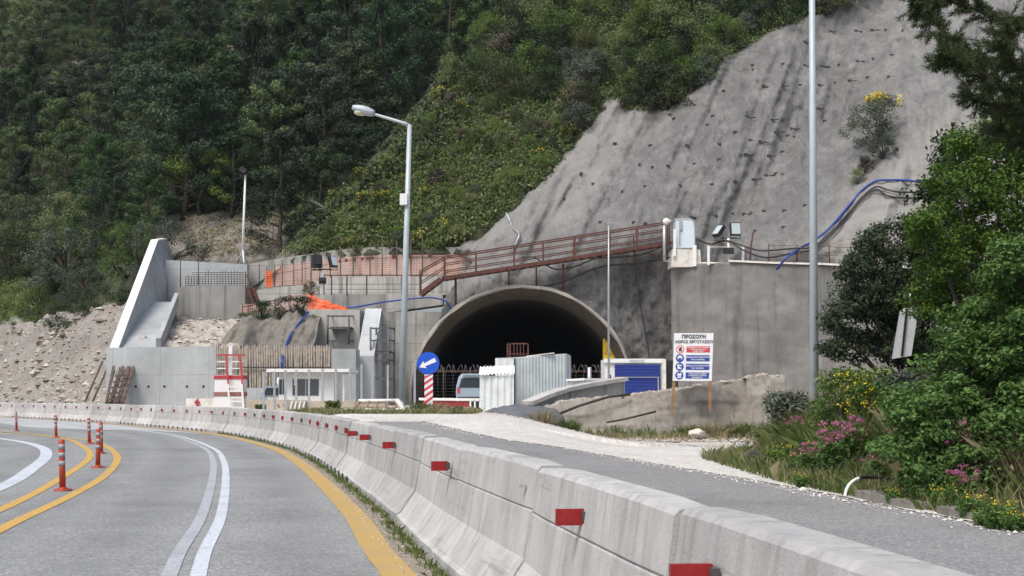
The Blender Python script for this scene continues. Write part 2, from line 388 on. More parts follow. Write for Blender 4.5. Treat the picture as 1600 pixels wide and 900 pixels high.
# yard / service ground right of the barrier
yd=MB()
def yardfn(u,v):
    y=-12+108*u; x0=barr_x(y); x=x0+.1+(60-x0)*v**1.5; z=float(zg(x,y))
    z+=.05*fbm(x*.5,y*.5)*(1 if y>30 else .2)-.03
    return (x,y,z)
yd.grid(yardfn,216,110); structure(yd.build('yard_ground','yard'))
_le=[hitg(x_,y_) for x_,y_ in ((1220,760),(1100,738),(980,718),(890,703),(800,690),(740,678),(695,667),(662,660))]
LANE=[(6.6,-3),(6.1,4),(5.55,9),(4.96,13.9)]+[(p_.x,p_.y) for p_ in _le]
for k_ in range(5,len(LANE)): LANE[k_]=(LANE[k_][0],max(LANE[k_][1],LANE[k_-1][1]+.45))
LEND=LANE[-1][1]
lc=[(v.x,v.y) for v in catmull([(x,y,0) for x,y in LANE],12)]
lx=np.array([p[0] for p in lc]); ly=np.array([p[1] for p in lc])
ln=MB()
def lanefn(u,v):
    y=-3+(LEND+3)*u; x0=barr_x(y)+.25; x1=max(x0+.05,float(np.interp(y,ly,lx)))
    x=x0+(x1-x0)*v; return (x,y,float(zg(x,y))+.022)
ln.grid(lanefn,120,16); structure(ln.build('service_lane','asphalt2'))
# white gravel shoulder + apron along the lane edge
ap=MB()
def apfn(u,v):
    y=11+32.6*u; x0=float(np.interp(y,ly,lx))-.06 if y<LEND else barr_x(y)+.55
    e=float(np.interp(y,[0,8,13.9,21,29.8,34,38,44,60],[6.2,5.7,5.0,4.0,3.9,6.6,8.3,8.6,9.5]))
    x1=max(x0+.18,min(e+.25,x0+.18+9.5*float(ss(y,20,29))))
    x=x0+(x1-x0)*v+.08*fbm(y*1.3,3.3)*(1-v)+.15*fbm(y*.8,v*3)*v
    return (x,y,float(zg(x,y))+.034+.015*fbm(x*2,y*2)*min(1,v*5))
ap.grid(apfn,260,40); structure(ap.build('gravel_apron','gravel'))
# painted lines
def strip(name,pts,wd,mat,z=.006,wob=0):
    c=catmull([(x,y,0) for x,y in pts],14); s=MB(); vs=[]
    for i,p in enumerate(c):
        d=(c[min(i+1,len(c)-1)]-c[max(i-1,0)]).normalized(); nn=Vector((-d.y,d.x,0)); w2=wd/2*(1+wob*fbm(p.x*2,p.y*2))
        vs+=[p+nn*w2+Vector((0,0,z)),p-nn*w2+Vector((0,0,z))]
    s.add(vs,[(2*i,2*i+1,2*i+3,2*i+2) for i in range(len(c)-1)]); o=s.build(name,mat); return structure(o)
def paint(name,col,wear,wearcol):
    m,n,l,b=newmat(name); co=n.new('ShaderNodeNewGeometry').outputs['Position']
    f=nz(n,l,co,26,4,.8); g2=nz(n,l,co,1.1,5,.7)
    c=mixc(n,l,rmp(n,l,f,.45,.62,0,wear),col,wearcol); c=mixc(n,l,rmp(n,l,g2,.5,.72,0,wear),c,wearcol)
    l.new(c,b.inputs['Base Color']); b.inputs['Roughness'].default_value=.6; return m
M['edgedirt']=pm('roadside_dirt',(.23,.20,.155),.35,9,.95,bmp=.6,bscale=25,geo=True)
M['wpaint']=paint('white_road_paint',(.60,.64,.69),.75,(.33,.34,.35))
M['gpaint']=paint('worn_grey_paint',(.44,.46,.48),.85,(.22,.23,.24))
M['ypaint']=paint('yellow_road_paint',(.58,.35,.06),.6,(.32,.25,.15))
M['yedge']=paint('dusty_yellow_paint',(.47,.30,.08),.7,(.33,.26,.15))
def off(d,y0,y1,n=40):
    out=[]
    for y in np.linspace(y0,y1,n):
        x=barr_x(y); t=(barr_x(y+.3)-barr_x(y-.3))/.6; L=math.hypot(1,t); out.append((x-d/L,y+d*t/L))
    return out
strip('edge_line',off(.36,2,100,150),.26,'yedge',.006,.0)
strip('roadside_dirt',off(.10,2,100,150),.30,'edgedirt',.004)
strip('lane_marking',off(1.82,2,96,150),.12,'wpaint',.007,.0)
strip('lane_marking',off(2.03,2,96,150),.12,'gpaint',.007,.0)
strip('road_marking',[(-3.2,4),(-4.1,9.3),(-5.08,14.25),(-5.86,19.03),(-6.83,24.07),(-8.48,30.74),(-10.72,37.72),(-12.95,43.18),(-18.5,52),(-26,62),(-36,73)],.15,'ypaint')
strip('road_marking',[(-4.0,4),(-5.0,10.5),(-5.96,16.7),(-7.17,22.62),(-9.08,30.74),(-11.3,37.6),(-14.35,45.13),(-20,54),(-28,64),(-38,75)],.15,'ypaint')
strip('road_marking',[(-4.6,4),(-6.0,13),(-7.41,20.74),(-8.77,26.17),(-10.33,31.72),(-12.2,37),(-14.6,42),(-18,47.5),(-25,57),(-34,67)],.26,'wpaint')
# paler surface strip over the far bend
M['paleroad']=asphalt('pale_asphalt',(.46,.48,.49),(.36,.37,.375),(.58,.58,.57))
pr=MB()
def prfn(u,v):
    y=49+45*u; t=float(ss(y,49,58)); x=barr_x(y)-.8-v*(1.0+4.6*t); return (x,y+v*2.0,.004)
pr.grid(prfn,60,6); structure(pr.build('pale_road_surface','paleroad'))

# grassy bank on the right
bk=MB()
def bankfn(u,v):
    y=-6+52*u; e=float(np.interp(y,[0,8,13.9,21,29.8,34,38,44,60],[6.2,5.7,5.0,4.0,3.9,6.6,8.3,8.6,9.5]))
    x=e+.02+34*v**1.7; z=float(zbank(x,y)); return (x,y,z+.12*fbm(x*.6,y*.6)*min(1,(x-e))-.02)
bk.grid(bankfn,110,60)
M['bank']=pm('grassy_soil',(.095,.10,.045),.4,1.5,.95,bmp=.5,bscale=8,dirt=(.22,.19,.13),dirtamt=.5,geo=True)
structure(bk.build('grassy_bank','bank'))

# ---------------------------------------------------------------- hill: forest slope, green spur
def spur(x,y):
    pl=10.6+.35*(x+3.2)+.92*(y-88)
    d=-.73*(x+13.2)+.68*(y-92)
    return pl-np.where(d>0,.55*d+.02*d*d,0)
def forest(x,y):
    Yt=np.interp(x,[-120,-80,-45,-27,-14,4,20],[128,126,120,103,101,128,150]); zt=np.interp(x,[-120,-80,-45,-27,-14,4,20],[3,4,6.5,11.3,11.6,17,26])
    return np.where(y>Yt,zt+.66*(y-Yt),zt-.9*(Yt-y))
def H(x,y):
    a=spur(x,y); b=forest(x,y); k=2.0; h=np.clip(.5+.5*(a-b)/k,0,1)
    return b*(1-h)+a*h+k*h*(1-h)*.5
SHOT=[(700,650),(690,560),(690,490),(702,455),(722,432),(738,408),(716,388),(742,372),(768,350),(800,325),(826,302),(850,282),(868,258),(885,237),(905,214),(925,197),(936,172),(948,156),(966,152),(985,163),(1010,158),(1050,150),(1078,138),(1100,112),(1130,95),(1165,72),(1200,50),(1255,22),(1310,-5),(1420,-80),(1900,-80),(1900,650)]
def nfac(x,y): return 1.0 if not -27<x<1 else float(ss(y,94,104))
BARE=[[(255,350),(330,340),(440,352),(452,398),(300,415),(262,398)],[(60,185),(75,140),(110,100),(140,95),(175,135),(150,155),(110,150),(85,200)],[(180,160),(200,150),(230,185),(190,195)],[(330,60),(400,50),(400,80),(340,85)]]
nx,ny=240,190
xs=np.linspace(-125,75,nx); ys=np.concatenate([np.linspace(86,130,100),np.linspace(131,300,90)])
X,Y=np.meshgrid(xs,ys,indexing='ij'); Z=H(X,Y)
for i in range(nx):
    for j in range(ny): Z[i,j]+=nfac(X[i,j],Y[i,j])*fbm(X[i,j]*.09,Y[i,j]*.09,2)+.25*fbm(X[i,j]*.5,Y[i,j]*.5,5)
px,py=proj(X,Y,Z); ins=inpoly(px,py,SHOT); dd=pdist(px,py,SHOT)
Z-=np.where(ins&(Y<125),np.clip(dd/10,0,1)*4.5,0)
wy=np.interp(X,[-17.4,-15.1,-11.5,-8.9,-1.6],[94,93.2,91.3,90.2,88]); fr=(Y<wy+.15)&(X>-17.6)&(X<-1.4); Z=np.where(fr,np.minimum(Z,EYE+np.interp(X,[-17.4,-15.1,-11.5,-8.9,-1.6],[.092,.0965,.1018,.104,.104])*wy-.35),Z)
kill=((np.abs(X-.6)<7.6)&(Y<98)&ins&(dd>16))|(ins&(dd>45)&(Y<100))|(Y<np.interp(X,[-26,-18.5,-17.4,-15.1,-11.5,-8.9,-1.6,-1.5],[92.5,92.5,93.4,92.6,90.8,89.7,87.4,86]))|(Z<-1)
V=np.stack([X,Y,Z],-1).reshape(-1,3); idx=np.arange(nx*ny).reshape(nx,ny)
Fq=np.stack([idx[:-1,:-1],idx[1:,:-1],idx[1:,1:],idx[:-1,1:]],-1).reshape(-1,4)
kf=kill.reshape(-1)[Fq].any(1); Fq=Fq[~kf]
m,n,l,b=newmat('forest_floor'); co=n.new('ShaderNodeNewGeometry').outputs['Position']
c=mixc(n,l,rmp(n,l,nz(n,l,co,.5,6,.7),.35,.65),(.018,.028,.010),(.05,.062,.022))
c=mixc(n,l,rmp(n,l,nz(n,l,co,2.5,5,.7),.5,.7,0,.7),c,(.11,.095,.05))
at=n.new('ShaderNodeAttribute'); at.attribute_name='bare'
br=mixc(n,l,rmp(n,l,nz(n,l,co,1.4,6,.7),.4,.65),(.12,.105,.085),(.24,.23,.205))
c=mixc(n,l,at.outputs['Fac'],c,br); l.new(c,b.inputs['Base Color']); b.inputs['Roughness'].default_value=.95; bump(n,l,b,nz(n,l,co,2,6),.8,.3)
M['forest_floor']=m
hs=rawmesh('hillside',V,Fq,'forest_floor',None,True); structure(hs)
bare=np.zeros(nx*ny,np.float32)
pxf,pyf=px.reshape(-1),py.reshape(-1)
for bp in BARE: bare=np.maximum(bare,np.where(inpoly(pxf,pyf,bp),1,np.clip(1-pdist(pxf,pyf,bp)/14,0,1)))
at_=hs.data.attributes.new('bare','FLOAT','POINT'); at_.data.foreach_set('value',bare.astype(np.float32))

fl_=MB()
def fill(u,v):
    x=-15.0+13.4*u; wy=float(np.interp(x,[-17.4,-15.1,-11.5,-8.9,-1.6],[94,93.2,91.3,90.2,88])); return (x,wy+.3+3.2*v,EYE+float(np.interp(x,[-15.1,-11.5,-8.9,-1.6],[.0965,.1018,.104,.104]))*wy-.15+.9*v)
fl_.grid(fill,30,6); structure(fl_.build('terrace_ground','forest_floor'))
# ---------------------------------------------------------------- sprayed concrete slope
PX0=(9.2,82.0); PX1=(19.4,75.3)      # top line of the head wall, right of the portal
def headY(a):                         # depth at which a ray of heading a meets the head wall line
    dx,dy=PX1[0]-PX0[0],PX1[1]-PX0[1]
    return (PX0[1]*dx-PX0[0]*dy)/(dx-a*dy)
GUL=[(1400,-80),(1335,60),(1300,180),(1240,280),(1165,360),(1130,420)]
RID=[(1640,100),(1480,200),(1330,330),(1230,400)]
def slopeY(px,py,rough=True):
    a,c=ray(px,py)
    Yp=(EYE+69.24)/(.35*a+.92-c)
    g=float(pdist([px],[py],GUL,False)[0]); Yp+=2.6*math.exp(-(g/75)**2)
    g=float(pdist([px],[py],RID,False)[0]); Yp-=2.2*math.exp(-(g/95)**2)
    g=float(pdist([px],[py],[(1050,150),(930,290),(850,380)],False)[0]); Yp+=1.0*math.exp(-(g/60)**2)
    Yw=84.0 if px<1046 else headY(a)+.9
    k=1.6; h=min(1,max(0,.5+.5*(Yp-Yw)/k)); y=Yw*(1-h)+Yp*h+k*h*(1-h)*.5
    if rough:
        z=EYE+c*y; x=a*y
        up=min(1,max(0,(Yp-Yw+1)/3)); 
        # folds that run down the slope
        f=noise.noise(Vector((x*.55-z*.24,z*.10,3)))*.9+noise.noise(Vector((x*1.5-z*.62,z*.2,8)))*.42+noise.noise(Vector((x*3.2-z*1.4,z*.35,5)))*.2
        g2_=1-abs(noise.noise(Vector((x*.8-z*.40,z*.07,13)))); y+=(f*1.1*(.12+.88*up)-.30*(g2_**4)*up+.30*fbm(x*1.0-z*.2,z*.6,4)+.13*fbm(x*2.6,z*2.2,1))
    if py<200 and px>1040: y-=.9*min(1,(px-1040)/60)*min(1,(200-py)/100)
    return y-.35
ARC=P(816,622,82.6); AR=6.6
stepx=3.0; gx=np.arange(672,1700,stepx); gy=np.arange(-40,652,stepx)
vs=[];attr=[]
GX,GY=np.meshgrid(gx,gy,indexing='ij')
ins=inpoly(GX,GY,SHOT); dd=pdist(GX,GY,SHOT)
sd_=np.where(ins,dd,-dd)
V=np.zeros((len(gx),len(gy),3)); st=np.zeros((len(gx),len(gy)),np.float32); pale=np.zeros_like(st)
STAIN=[([(965,420),(1046,415),(1046,610),(1000,600),(960,500)],1.0,18),([(880,440),(960,425),(970,470),(930,470)],.5,20),([(1075,100),(1330,20),(1300,300),(1130,370),(1000,330)],.38,70),([(760,390),(1040,360),(1040,410),(800,430)],.45,30)]
PALE=[([(1350,330),(1480,180),(1600,120),(1700,400),(1400,430),(1240,410)],1.0,40),([(745,375),(850,300),(960,160),(1000,170),(860,370)],.55,40)]
for i,x in enumerate(gx):
    for j,y in enumerate(gy):
        if sd_[i,j]<-9: continue
        Yd=slopeY(x,y)
        e=min(1,max(0,(sd_[i,j]+3)/14)); 
        if y<400: Yd+=(1-e)*.9
        V[i,j]=P(x,y,Yd)
for poly,k,w_ in STAIN: st=np.maximum(st,k*np.where(inpoly(GX,GY,poly),1,np.clip(1-pdist(GX,GY,poly)/w_,0,1)))
for poly,k,w_ in PALE: pale=np.maximum(pale,k*np.where(inpoly(GX,GY,poly),1,np.clip(1-pdist(GX,GY,poly)/w_,0,1)))
idx=np.arange(GX.size).reshape(GX.shape)
Fq=np.stack([idx[:-1,:-1],idx[:-1,1:],idx[1:,1:],idx[1:,:-1]],-1).reshape(-1,4)
Vf=V.reshape(-1,3); wob=np.array([3*fbm(a*.05,b_*.05) for a,b_ in zip(GX.ravel(),GY.ravel())])
ok=(sd_.ravel()+wob*1.3>-3)
hole=(np.hypot(Vf[:,0]-ARC.x,Vf[:,2]-ARC.z)<AR-.28)&(Vf[:,1]<88)|((np.abs(Vf[:,0]-ARC.x)<AR-.28)&(Vf[:,2]<ARC.z)&(Vf[:,1]<88))
low=(Vf[:,2]<.3)
good=ok&~hole&~low
Fq=Fq[good[Fq].all(1)]
used=np.unique(Fq); remap=-np.ones(len(Vf),int); remap[used]=np.arange(len(used))
m,n,l,b=newmat('sprayed_concrete'); co=n.new('ShaderNodeNewGeometry').outputs['Position']
a1=nz(n,l,co,.42,7,.68); a2=nz(n,l,co,6,5,.75)
c=mixc(n,l,rmp(n,l,a1,.33,.66),(.168,.166,.158),(.272,.267,.253))
rot=n.new('ShaderNodeMapping'); rot.inputs['Rotation'].default_value=(0,R_(24),0); rot.inputs['Scale'].default_value=(1.9,.5,.22); l.new(co,rot.inputs[0])
s1=nz(n,l,rot.outputs[0],1.0,6,.7); c=mixc(n,l,rmp(n,l,s1,.48,.7,0,.5),c,(.085,.076,.073))
rot2=n.new('ShaderNodeMapping'); rot2.inputs['Rotation'].default_value=(0,R_(30),0); rot2.inputs['Scale'].default_value=(2.6,.6,.18); rot2.inputs['Location'].default_value=(7,3,5); l.new(co,rot2.inputs[0])
s2=nz(n,l,rot2.outputs[0],1.0,6,.7); c=mixc(n,l,rmp(n,l,s2,.55,.75,0,.65),c,(.37,.365,.355))
vc=n.new('ShaderNodeTexVoronoi'); vc.feature='DISTANCE_TO_EDGE'; vc.inputs['Scale'].default_value=.33; wv=mixc(n,l,.16,co,N(n,'ShaderNodeTexNoise').outputs[1],'ADD'); l.new(wv,vc.inputs['Vector']); c=mixc(n,l,rmp(n,l,vc.outputs['Distance'],0,.012,.55,0),c,(.07,.068,.064))
c=mixc(n,l,rmp(n,l,a2,.42,.72,0,.45),c,(.10,.099,.097)); a3=nz(n,l,co,1.6,6,.75); c=mixc(n,l,rmp(n,l,a3,.5,.7,0,.4),c,(.36,.35,.335)); a4=nz(n,l,co,2.3,6,.75,(1,1,.4)); c=mixc(n,l,rmp(n,l,a4,.52,.72,0,.4),c,(.09,.089,.087))
ap_=n.new('ShaderNodeAttribute'); ap_.attribute_name='pale'; as_=n.new('ShaderNodeAttribute'); as_.attribute_name='stain'
pn=N(n,'ShaderNodeMath',operation='MULTIPLY'); l.new(ap_.outputs['Fac'],pn.inputs[0]); l.new(rmp(n,l,a1,.3,.6,.35,.9),pn.inputs[1]); c=mixc(n,l,pn.outputs[0],c,(.325,.312,.285))
sn=N(n,'ShaderNodeMath',operation='MULTIPLY'); l.new(as_.outputs['Fac'],sn.inputs[0]); l.new(rmp(n,l,nz(n,l,co,.7,6,.7,(1,1,.45)),.36,.6,0,.9),sn.inputs[1]); c=mixc(n,l,sn.outputs[0],c,(.05,.049,.047))
l.new(c,b.inputs['Base Color']); b.inputs['Roughness'].default_value=.93
hh=N(n,'ShaderNodeMath',operation='ADD'); l.new(a2,hh.inputs[0]); l.new(s1,hh.inputs[1]); bump(n,l,b,hh.outputs[0],.8,.2)
M['shot']=m
so_=rawmesh('sprayed_concrete_slope',Vf[used],remap[Fq],'shot',None,True); structure(so_)
for nm,arr in (('stain',st),('pale',pale)):
    t_=so_.data.attributes.new(nm,'FLOAT','POINT'); t_.data.foreach_set('value',arr.reshape(-1)[used].astype(np.float32))
# rock bolts stand out of the sprayed face: parts of the slope
BOLTS=[(1046,180),(1110,132),(1175,103),(1257,66),(1297,50),(1337,49),(1362,48),(1384,48),(1411,49),(1223,101),(1256,103),(1283,104),(1311,102),(1339,97),(1365,93),(1393,87),(1192,135),(1222,134),(1250,134),(1279,134),(1305,130),(1327,127),(1355,122),(1388,121),
(1113,182),(1166,183),(1130,143),(1177,110),(1053,186),(1016,228),(1073,228),(1123,226),(1172,220),(1212,207),(1237,202),(1000,258),(1043,260),(1085,257),(1123,250),(1201,244),(1222,238),(1008,292),(1062,291),(1112,289),(1148,284),(1177,281),(1196,275),(1212,272),(990,348),(1008,350),(938,348),(1118,338),(1145,335),(1162,335),(1174,334),(1193,331),(1180,362),(1225,330),(1257,322),(1224,356),(1230,213),(1277,170),(1288,190),(1060,150),(1142,72),(927,288),(973,300),(1020,262),(1106,196),(880,310),(908,272),(960,225),(1085,105+60),(1148,207),(1165,242),(1187,222),(1206,188)]
M['bolt']=pm('rock_bolt',(.045,.04,.038),.3,7,.8)
for i,(bx,by) in enumerate(BOLTS):
    y=slopeY(bx,by); p=P(bx,by,y+.1); big=(bx>1150)
    q=p+Vector((random.uniform(-.1,.1)+(.48 if big else .06),-.25,-.06+random.uniform(-.04,.1)))
    t=MB(); t.tube([p,q],[.05,.04],6); t.box(p+Vector((0,-.12,0)),(.24,.05,.18)); o=t.build('rock_bolt','bolt',so_)

# ---------------------------------------------------------------- rubble mound on the left, small rock faces
def mound(u,v):     # u along px 0..215, v toe -> crest
    pxx=-90+305*u; cr=float(np.interp(pxx,[-90,0,40,100,140,170,200,215],[575,520,500,494,482,468,462,472]))
    toe=640; yt=float(np.interp(pxx,[-90,0,165,215],[99,91,76,78])); yc=float(np.interp(pxx,[-90,0,100,215],[116,108,100,95]))
    w_=min(1,v/.85); py_=toe+(cr-toe)*w_; yy=yt+(yc-yt)*w_
    p=P(pxx,py_,yy)
    if v>.85: p+=Vector((0,(v-.85)*60,-(v-.85)*30))
    nn=1.0*fbm(p.x*.22,p.y*.22,3)+.45*fbm(p.x*1.0,p.y*1.0,6)+.14*fbm(p.x*3,p.y*3,6)
    p.z+=nn*min(1,v*4); return p
mo=MB(); mo.grid(mound,130,110); structure(mo.build('rubble_mound','rubble'))
# ground between the low wall and the upper left walls
M['scree']=pm('broken_rock',(.40,.36,.31),.3,1.6,.95,bmp=1,bscale=5,dirt=(.20,.17,.14),dirtamt=.7,geo=True)
def infill(u,v):
    p=P(176+210*u,545,75.2).lerp(P(205+190*u,497,88.5),v); p.z+=(.35*fbm(p.x*.7,p.y*.7,9)+.18*fbm(p.x*2.2,p.y*2.2,2))*min(1,8*v+.15)-.1; return p
f=MB(); f.grid(infill,70,50); structure(f.build('rubble_terrace','scree'))
M['brownrock']=concrete('brown_sprayed_rock',(.22,.20,.165),.75,(.085,.078,.062),1.6,None,14,.9,.5)
def brown(u,v):
    a=P(335+150*u,548,76.0); b_=P(380+125*u,485+(8*(1-u)),83.5); p=a.lerp(b_,v**.8)
    p+=Vector((0,-1,.4))*(.7*fbm(p.x*.8+p.z*.3,p.z*.25,1)+.35*fbm(p.x*2.2,p.z*.8,4)+ .7*math.sin(math.pi*v)*math.sin(math.pi*min(1,u*1.6+.2))); return p
f=MB(); f.grid(brown,60,50); structure(f.build('rock_face','brownrock'))
# ================================================================ BUILT STRUCTURES
GY=.78
def wallpoly(mb,front,th,zb=None):
    """front: list of (px,py_top,py_bottom,Y); a thick wall following those top and bottom lines, going th metres back"""
    tp=[P(a,t,Y) for a,t,b,Y in front]; bt=[P(a,b,Y) for a,t,b,Y in front]
    for i in range(len(front)-1):
        A,B,D,E_=tp[i],tp[i+1],bt[i],bt[i+1]; v=Vector((0,th,0))
        vs=[A,B,E_,D,A+v,B+v,E_+v,D+v]
        fs=[(0,3,2,1),(4,5,6,7),(0,1,5,4),(3,7,6,2)]
        if i==0: fs.append((0,4,7,3))
        if i==len(front)-2: fs.append((1,2,6,5))
        mb.add(vs,fs)
    return mb
# --- tunnel: rim, lining, end, floor
tn=thing('tunnel','dark open tunnel mouth with a pale concrete rim below the grey slope','tunnel',(ARC.x,82.6,GY))
def arcpt(r,t,y,ex=0): return Vector((ARC.x+r*math.cos(t),y,ARC.z+r*math.sin(t)))
def arclist(r,y,n=48,jit=0,seed=0):
    o=[Vector((ARC.x+r,y,GY-.6))]
    for i in range(n+1):
        t=math.pi*i/n; rr=r+jit*noise.noise(Vector((math.cos(t)*6,math.sin(t)*6,seed))); o.append(arcpt(rr,t,y))
    o.append(Vector((ARC.x-r,y,GY-.6))); return o
def loft(mb,rings,smooth=True):
    k=len(rings[0]); vs=[p for r in rings for p in r]
    return mb.add(vs,[(i*k+j,i*k+j+1,(i+1)*k+j+1,(i+1)*k+j) for i in range(len(rings)-1) for j in range(k-1)],smooth)
m_=MB(); loft(m_,[arclist(AR+.02,85.0),arclist(AR,82.75,jit=.12,seed=1),arclist(AR-.06,82.6,jit=.14,seed=2),arclist(AR-.15,82.54,jit=.12,seed=3),arclist(AR-.21,82.62,jit=.07,seed=4)],False)
m_.build('rim','conc_rim',tn)
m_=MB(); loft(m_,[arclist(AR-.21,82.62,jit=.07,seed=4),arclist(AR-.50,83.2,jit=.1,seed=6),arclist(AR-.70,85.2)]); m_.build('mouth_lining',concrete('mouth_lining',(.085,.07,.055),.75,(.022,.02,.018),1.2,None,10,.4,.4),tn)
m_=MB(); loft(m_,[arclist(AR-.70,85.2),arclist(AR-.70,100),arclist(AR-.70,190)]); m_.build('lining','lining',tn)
m_=MB(); m_.prism([p for p in arclist(AR+.4,190)],(0,.5,0)); m_.build('added_end_wall','tunneldark',tn)  # black end added to close the tube against light
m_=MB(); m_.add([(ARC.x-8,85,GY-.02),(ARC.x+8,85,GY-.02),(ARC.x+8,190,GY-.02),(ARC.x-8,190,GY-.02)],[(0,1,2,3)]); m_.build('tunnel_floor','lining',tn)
# unseen black shell added around the vault to keep daylight out
m_=MB(); loft(m_,[arclist(AR+.02,84.6),arclist(AR+.02,190)]); m_.build('daylight_blocker','tunneldark',tn)

# --- head wall right of the portal
hw=thing('head_wall','stained grey concrete wall right of the tunnel, behind the warning sign','retaining wall',(14,78,0))
def hwfn(u,v):
    x=PX0[0]+(PX1[0]-PX0[0])*1.5*u; y=PX0[1]+(PX1[1]-PX0[1])*1.5*u
    tp=8.85-(0 if u<.2 else (u-.2)*1.55); z=-.3+(tp+.3)*v
    dpt=.28*fbm(x*.45,z*.35,3)+.10*fbm(x*1.6,z*1.3,7)+.04*fbm(x*5,z*5,2)
    return Vector((x+(.5-.5*v)*-.0,y-dpt*.8*min(1,v*10)-.35*(1-v),z))
t=MB(); t.grid(hwfn,90,60)
for u in range(1): pass
a=[hwfn(0,j/60) for j in range(61)]
t.add([p for p in a]+[p+Vector((.5,3.2,0)) for p in a],[(j,j+1,62+j,61+j) for j in range(60)],True)
tpv=[hwfn(i/90,1) for i in range(91)]; t.add(tpv+[p+Vector((.9,2.6,0)) for p in tpv],[(i,i+1,92+i,91+i) for i in range(90)])
t.build('wall_face','conc_head',hw)
t=MB(); k=[hwfn(i/20,1)+Vector((0,-.05,.05)) for i in range(21)]
for i in range(4,20): t.bar(k[i],k[i+1],.22,.10)
t.build('coping','whiteold',hw)
# railing on the head wall
rl=thing('railing','thin rusty railing along the top of the stained head wall','railing',hwfn(.3,1))
pts=[hwfn(u,1)+Vector((.05,.1,.05)) for u in (.33,.42,.52,.62,.72,.85)]
for p in pts: t=MB(); t.tube([p,p+Vector((0,0,1.05))],.035,6); t.build('post','rust',rl)
t=MB()
for h_ in (.5,.98): t.tube([p+Vector((0,0,h_)) for p in pts],.014,5)
t.build('rail','rust',rl)
p=hwfn(.345*0+.265,1)+Vector((.1,.15,0)); t=MB(); t.tube([p,p+Vector((.08,0,.95)),p+Vector((.22,0,1.75))],.045,6); tag(t.build('cable_post','rust'),'bent rusty post carrying black cables above the head wall','post')

# --- left walls
def wall(name,label,front,th,mat,cat='retaining wall'):
    t=MB(); wallpoly(t,front,th); o=t.build(name,mat); return tag(o,label,cat)
wall('retaining_wall','topmost weathered terrace wall under the green slope',[(386,413,470,94),(440,403,470,93.2),(520,391,460,91.3),(580,386,450,90.2),(762,386,430,88.0)],3,'conc_old')
wall('retaining_wall','second terrace wall with dark streaks, behind the two black floodlights',[(386,455,520,89.2),(440,449,520,89),(486,443,520,88.7),(505,437,520,88.4),(520,432,500,88.3),(735,432,452,87.2)],2.4,'conc_old')
wall('retaining_wall','weathered terrace wall with a stepped ledge, left of the tunnel rim',[(484,459,505,86.8),(692,459,476,86.5)],1.8,'conc_old')
yw=84.35; lf=P(556,487,yw); zt_=lf.z; r_=AR-.12; th0=math.asin((zt_-ARC.z)/r_)
pf=[Vector((lf.x,yw,.3)),lf]+[Vector((ARC.x-r_*math.cos(t_),yw,ARC.z+r_*math.sin(t_))) for t_ in [th0*(1-k/24) for k in range(25)]]+[Vector((ARC.x-r_,yw,.3))]
t=MB(); t.prism(pf,(0,1.2,0)); tag(t.build('retaining_wall','conc_old'),'lower portal wall carrying the blue pipe, left of the tunnel mouth','retaining wall')
wall('concrete_block','pale square concrete block behind the upper scaffold frame',[(481,483,640,82.2),(562,484,640,82.0)],2.4,'conc_block')
wall('retaining_wall','back wall of the left terrace, behind the rebar grid',[(258,406,470,93.2),(386,413,470,92.6)],.8,'conc_new')
wall('retaining_wall','short dark wall above the rubble terrace',[(276,449,506,89.2),(306,446,506,89.0),(386,446,506,88.8)],3.0,'conc_dark')
wall('retaining_wall','long pale grey lower wall behind the leaning steel bundle',[(166,543,650,74.2),(192,543,650,74.0),(338,541,650,73.2)],.7,'conc_new')
lw_=C.objects[-1]
for x_ in (212,232,257,292,318):
    t=MB(); p_=P(x_,604,74.0-(x_-192)/146*.8-.015); t.tube([p_,p_+Vector((0,.1,0))],.07,10); t.build('tie_hole','black',lw_)
# white wing wall: thin, rising away from the road
ww=thing('wing_wall','white sloping wing wall rising to a peak left of the terraces','retaining wall',P(172,545,74.5))
A0=P(171,546,74.6); A1=P(236,376,92.5); A2=P(250,374,94.5); A3=P(262,412,96.5)
base=.5; tk=Vector((.44,.04,0))
prof=[A0,A1,A2,A3,Vector((A3.x,A3.y,base)),Vector((A0.x,A0.y,base))]
t=MB(); n_=len(prof); t.prism(prof,tk); t.build('wall_face','conc_white',ww)
t=MB()
for a,b_ in ((A0,A1),(A1,A2)): t.bar(a+tk/2+Vector((0,0,.03)),b_+tk/2+Vector((0,0,.03)),.46,.08)
t.build('coping','white',ww)
# stepped drainage channel inside the wing wall
t=MB(); a=P(212,543,75.5); b_=P(246,470,88.5)
t.bar(a+Vector((.2,0,-.2)),b_+Vector((.2,0,-.2)),2.0,.3); t.bar(a+Vector((1.2,0,.1)),b_+Vector((1.2,0,.1)),.25,.8)
tag(t.build('drainage_channel','conc_new'),'sloping concrete drainage channel along the foot of the white wing wall','channel')
# sloping buttress
t=MB(); a=P(571,482,83); b_=P(548,548,79.5); wd=Vector((.95,0,0))
prof=[a,P(561,548,79.8),Vector((P(561,548,79.8).x,79.8,.3)),Vector((a.x,83.5,.3))]
t.prism([a,P(571,482,84.3),Vector((a.x,84.3,.3)),Vector((P(560,560,79.6).x,79.6,.3)),P(558,556,79.6)],wd*1.0)
tag(t.build('buttress','conc_new'),'pale sloping concrete buttress between the two scaffold frames','buttress')
wall('concrete_block','grey concrete block at the foot of the sloping buttress',[(516,545,640,77.5),(556,545,640,77.3)],2,'conc_new')
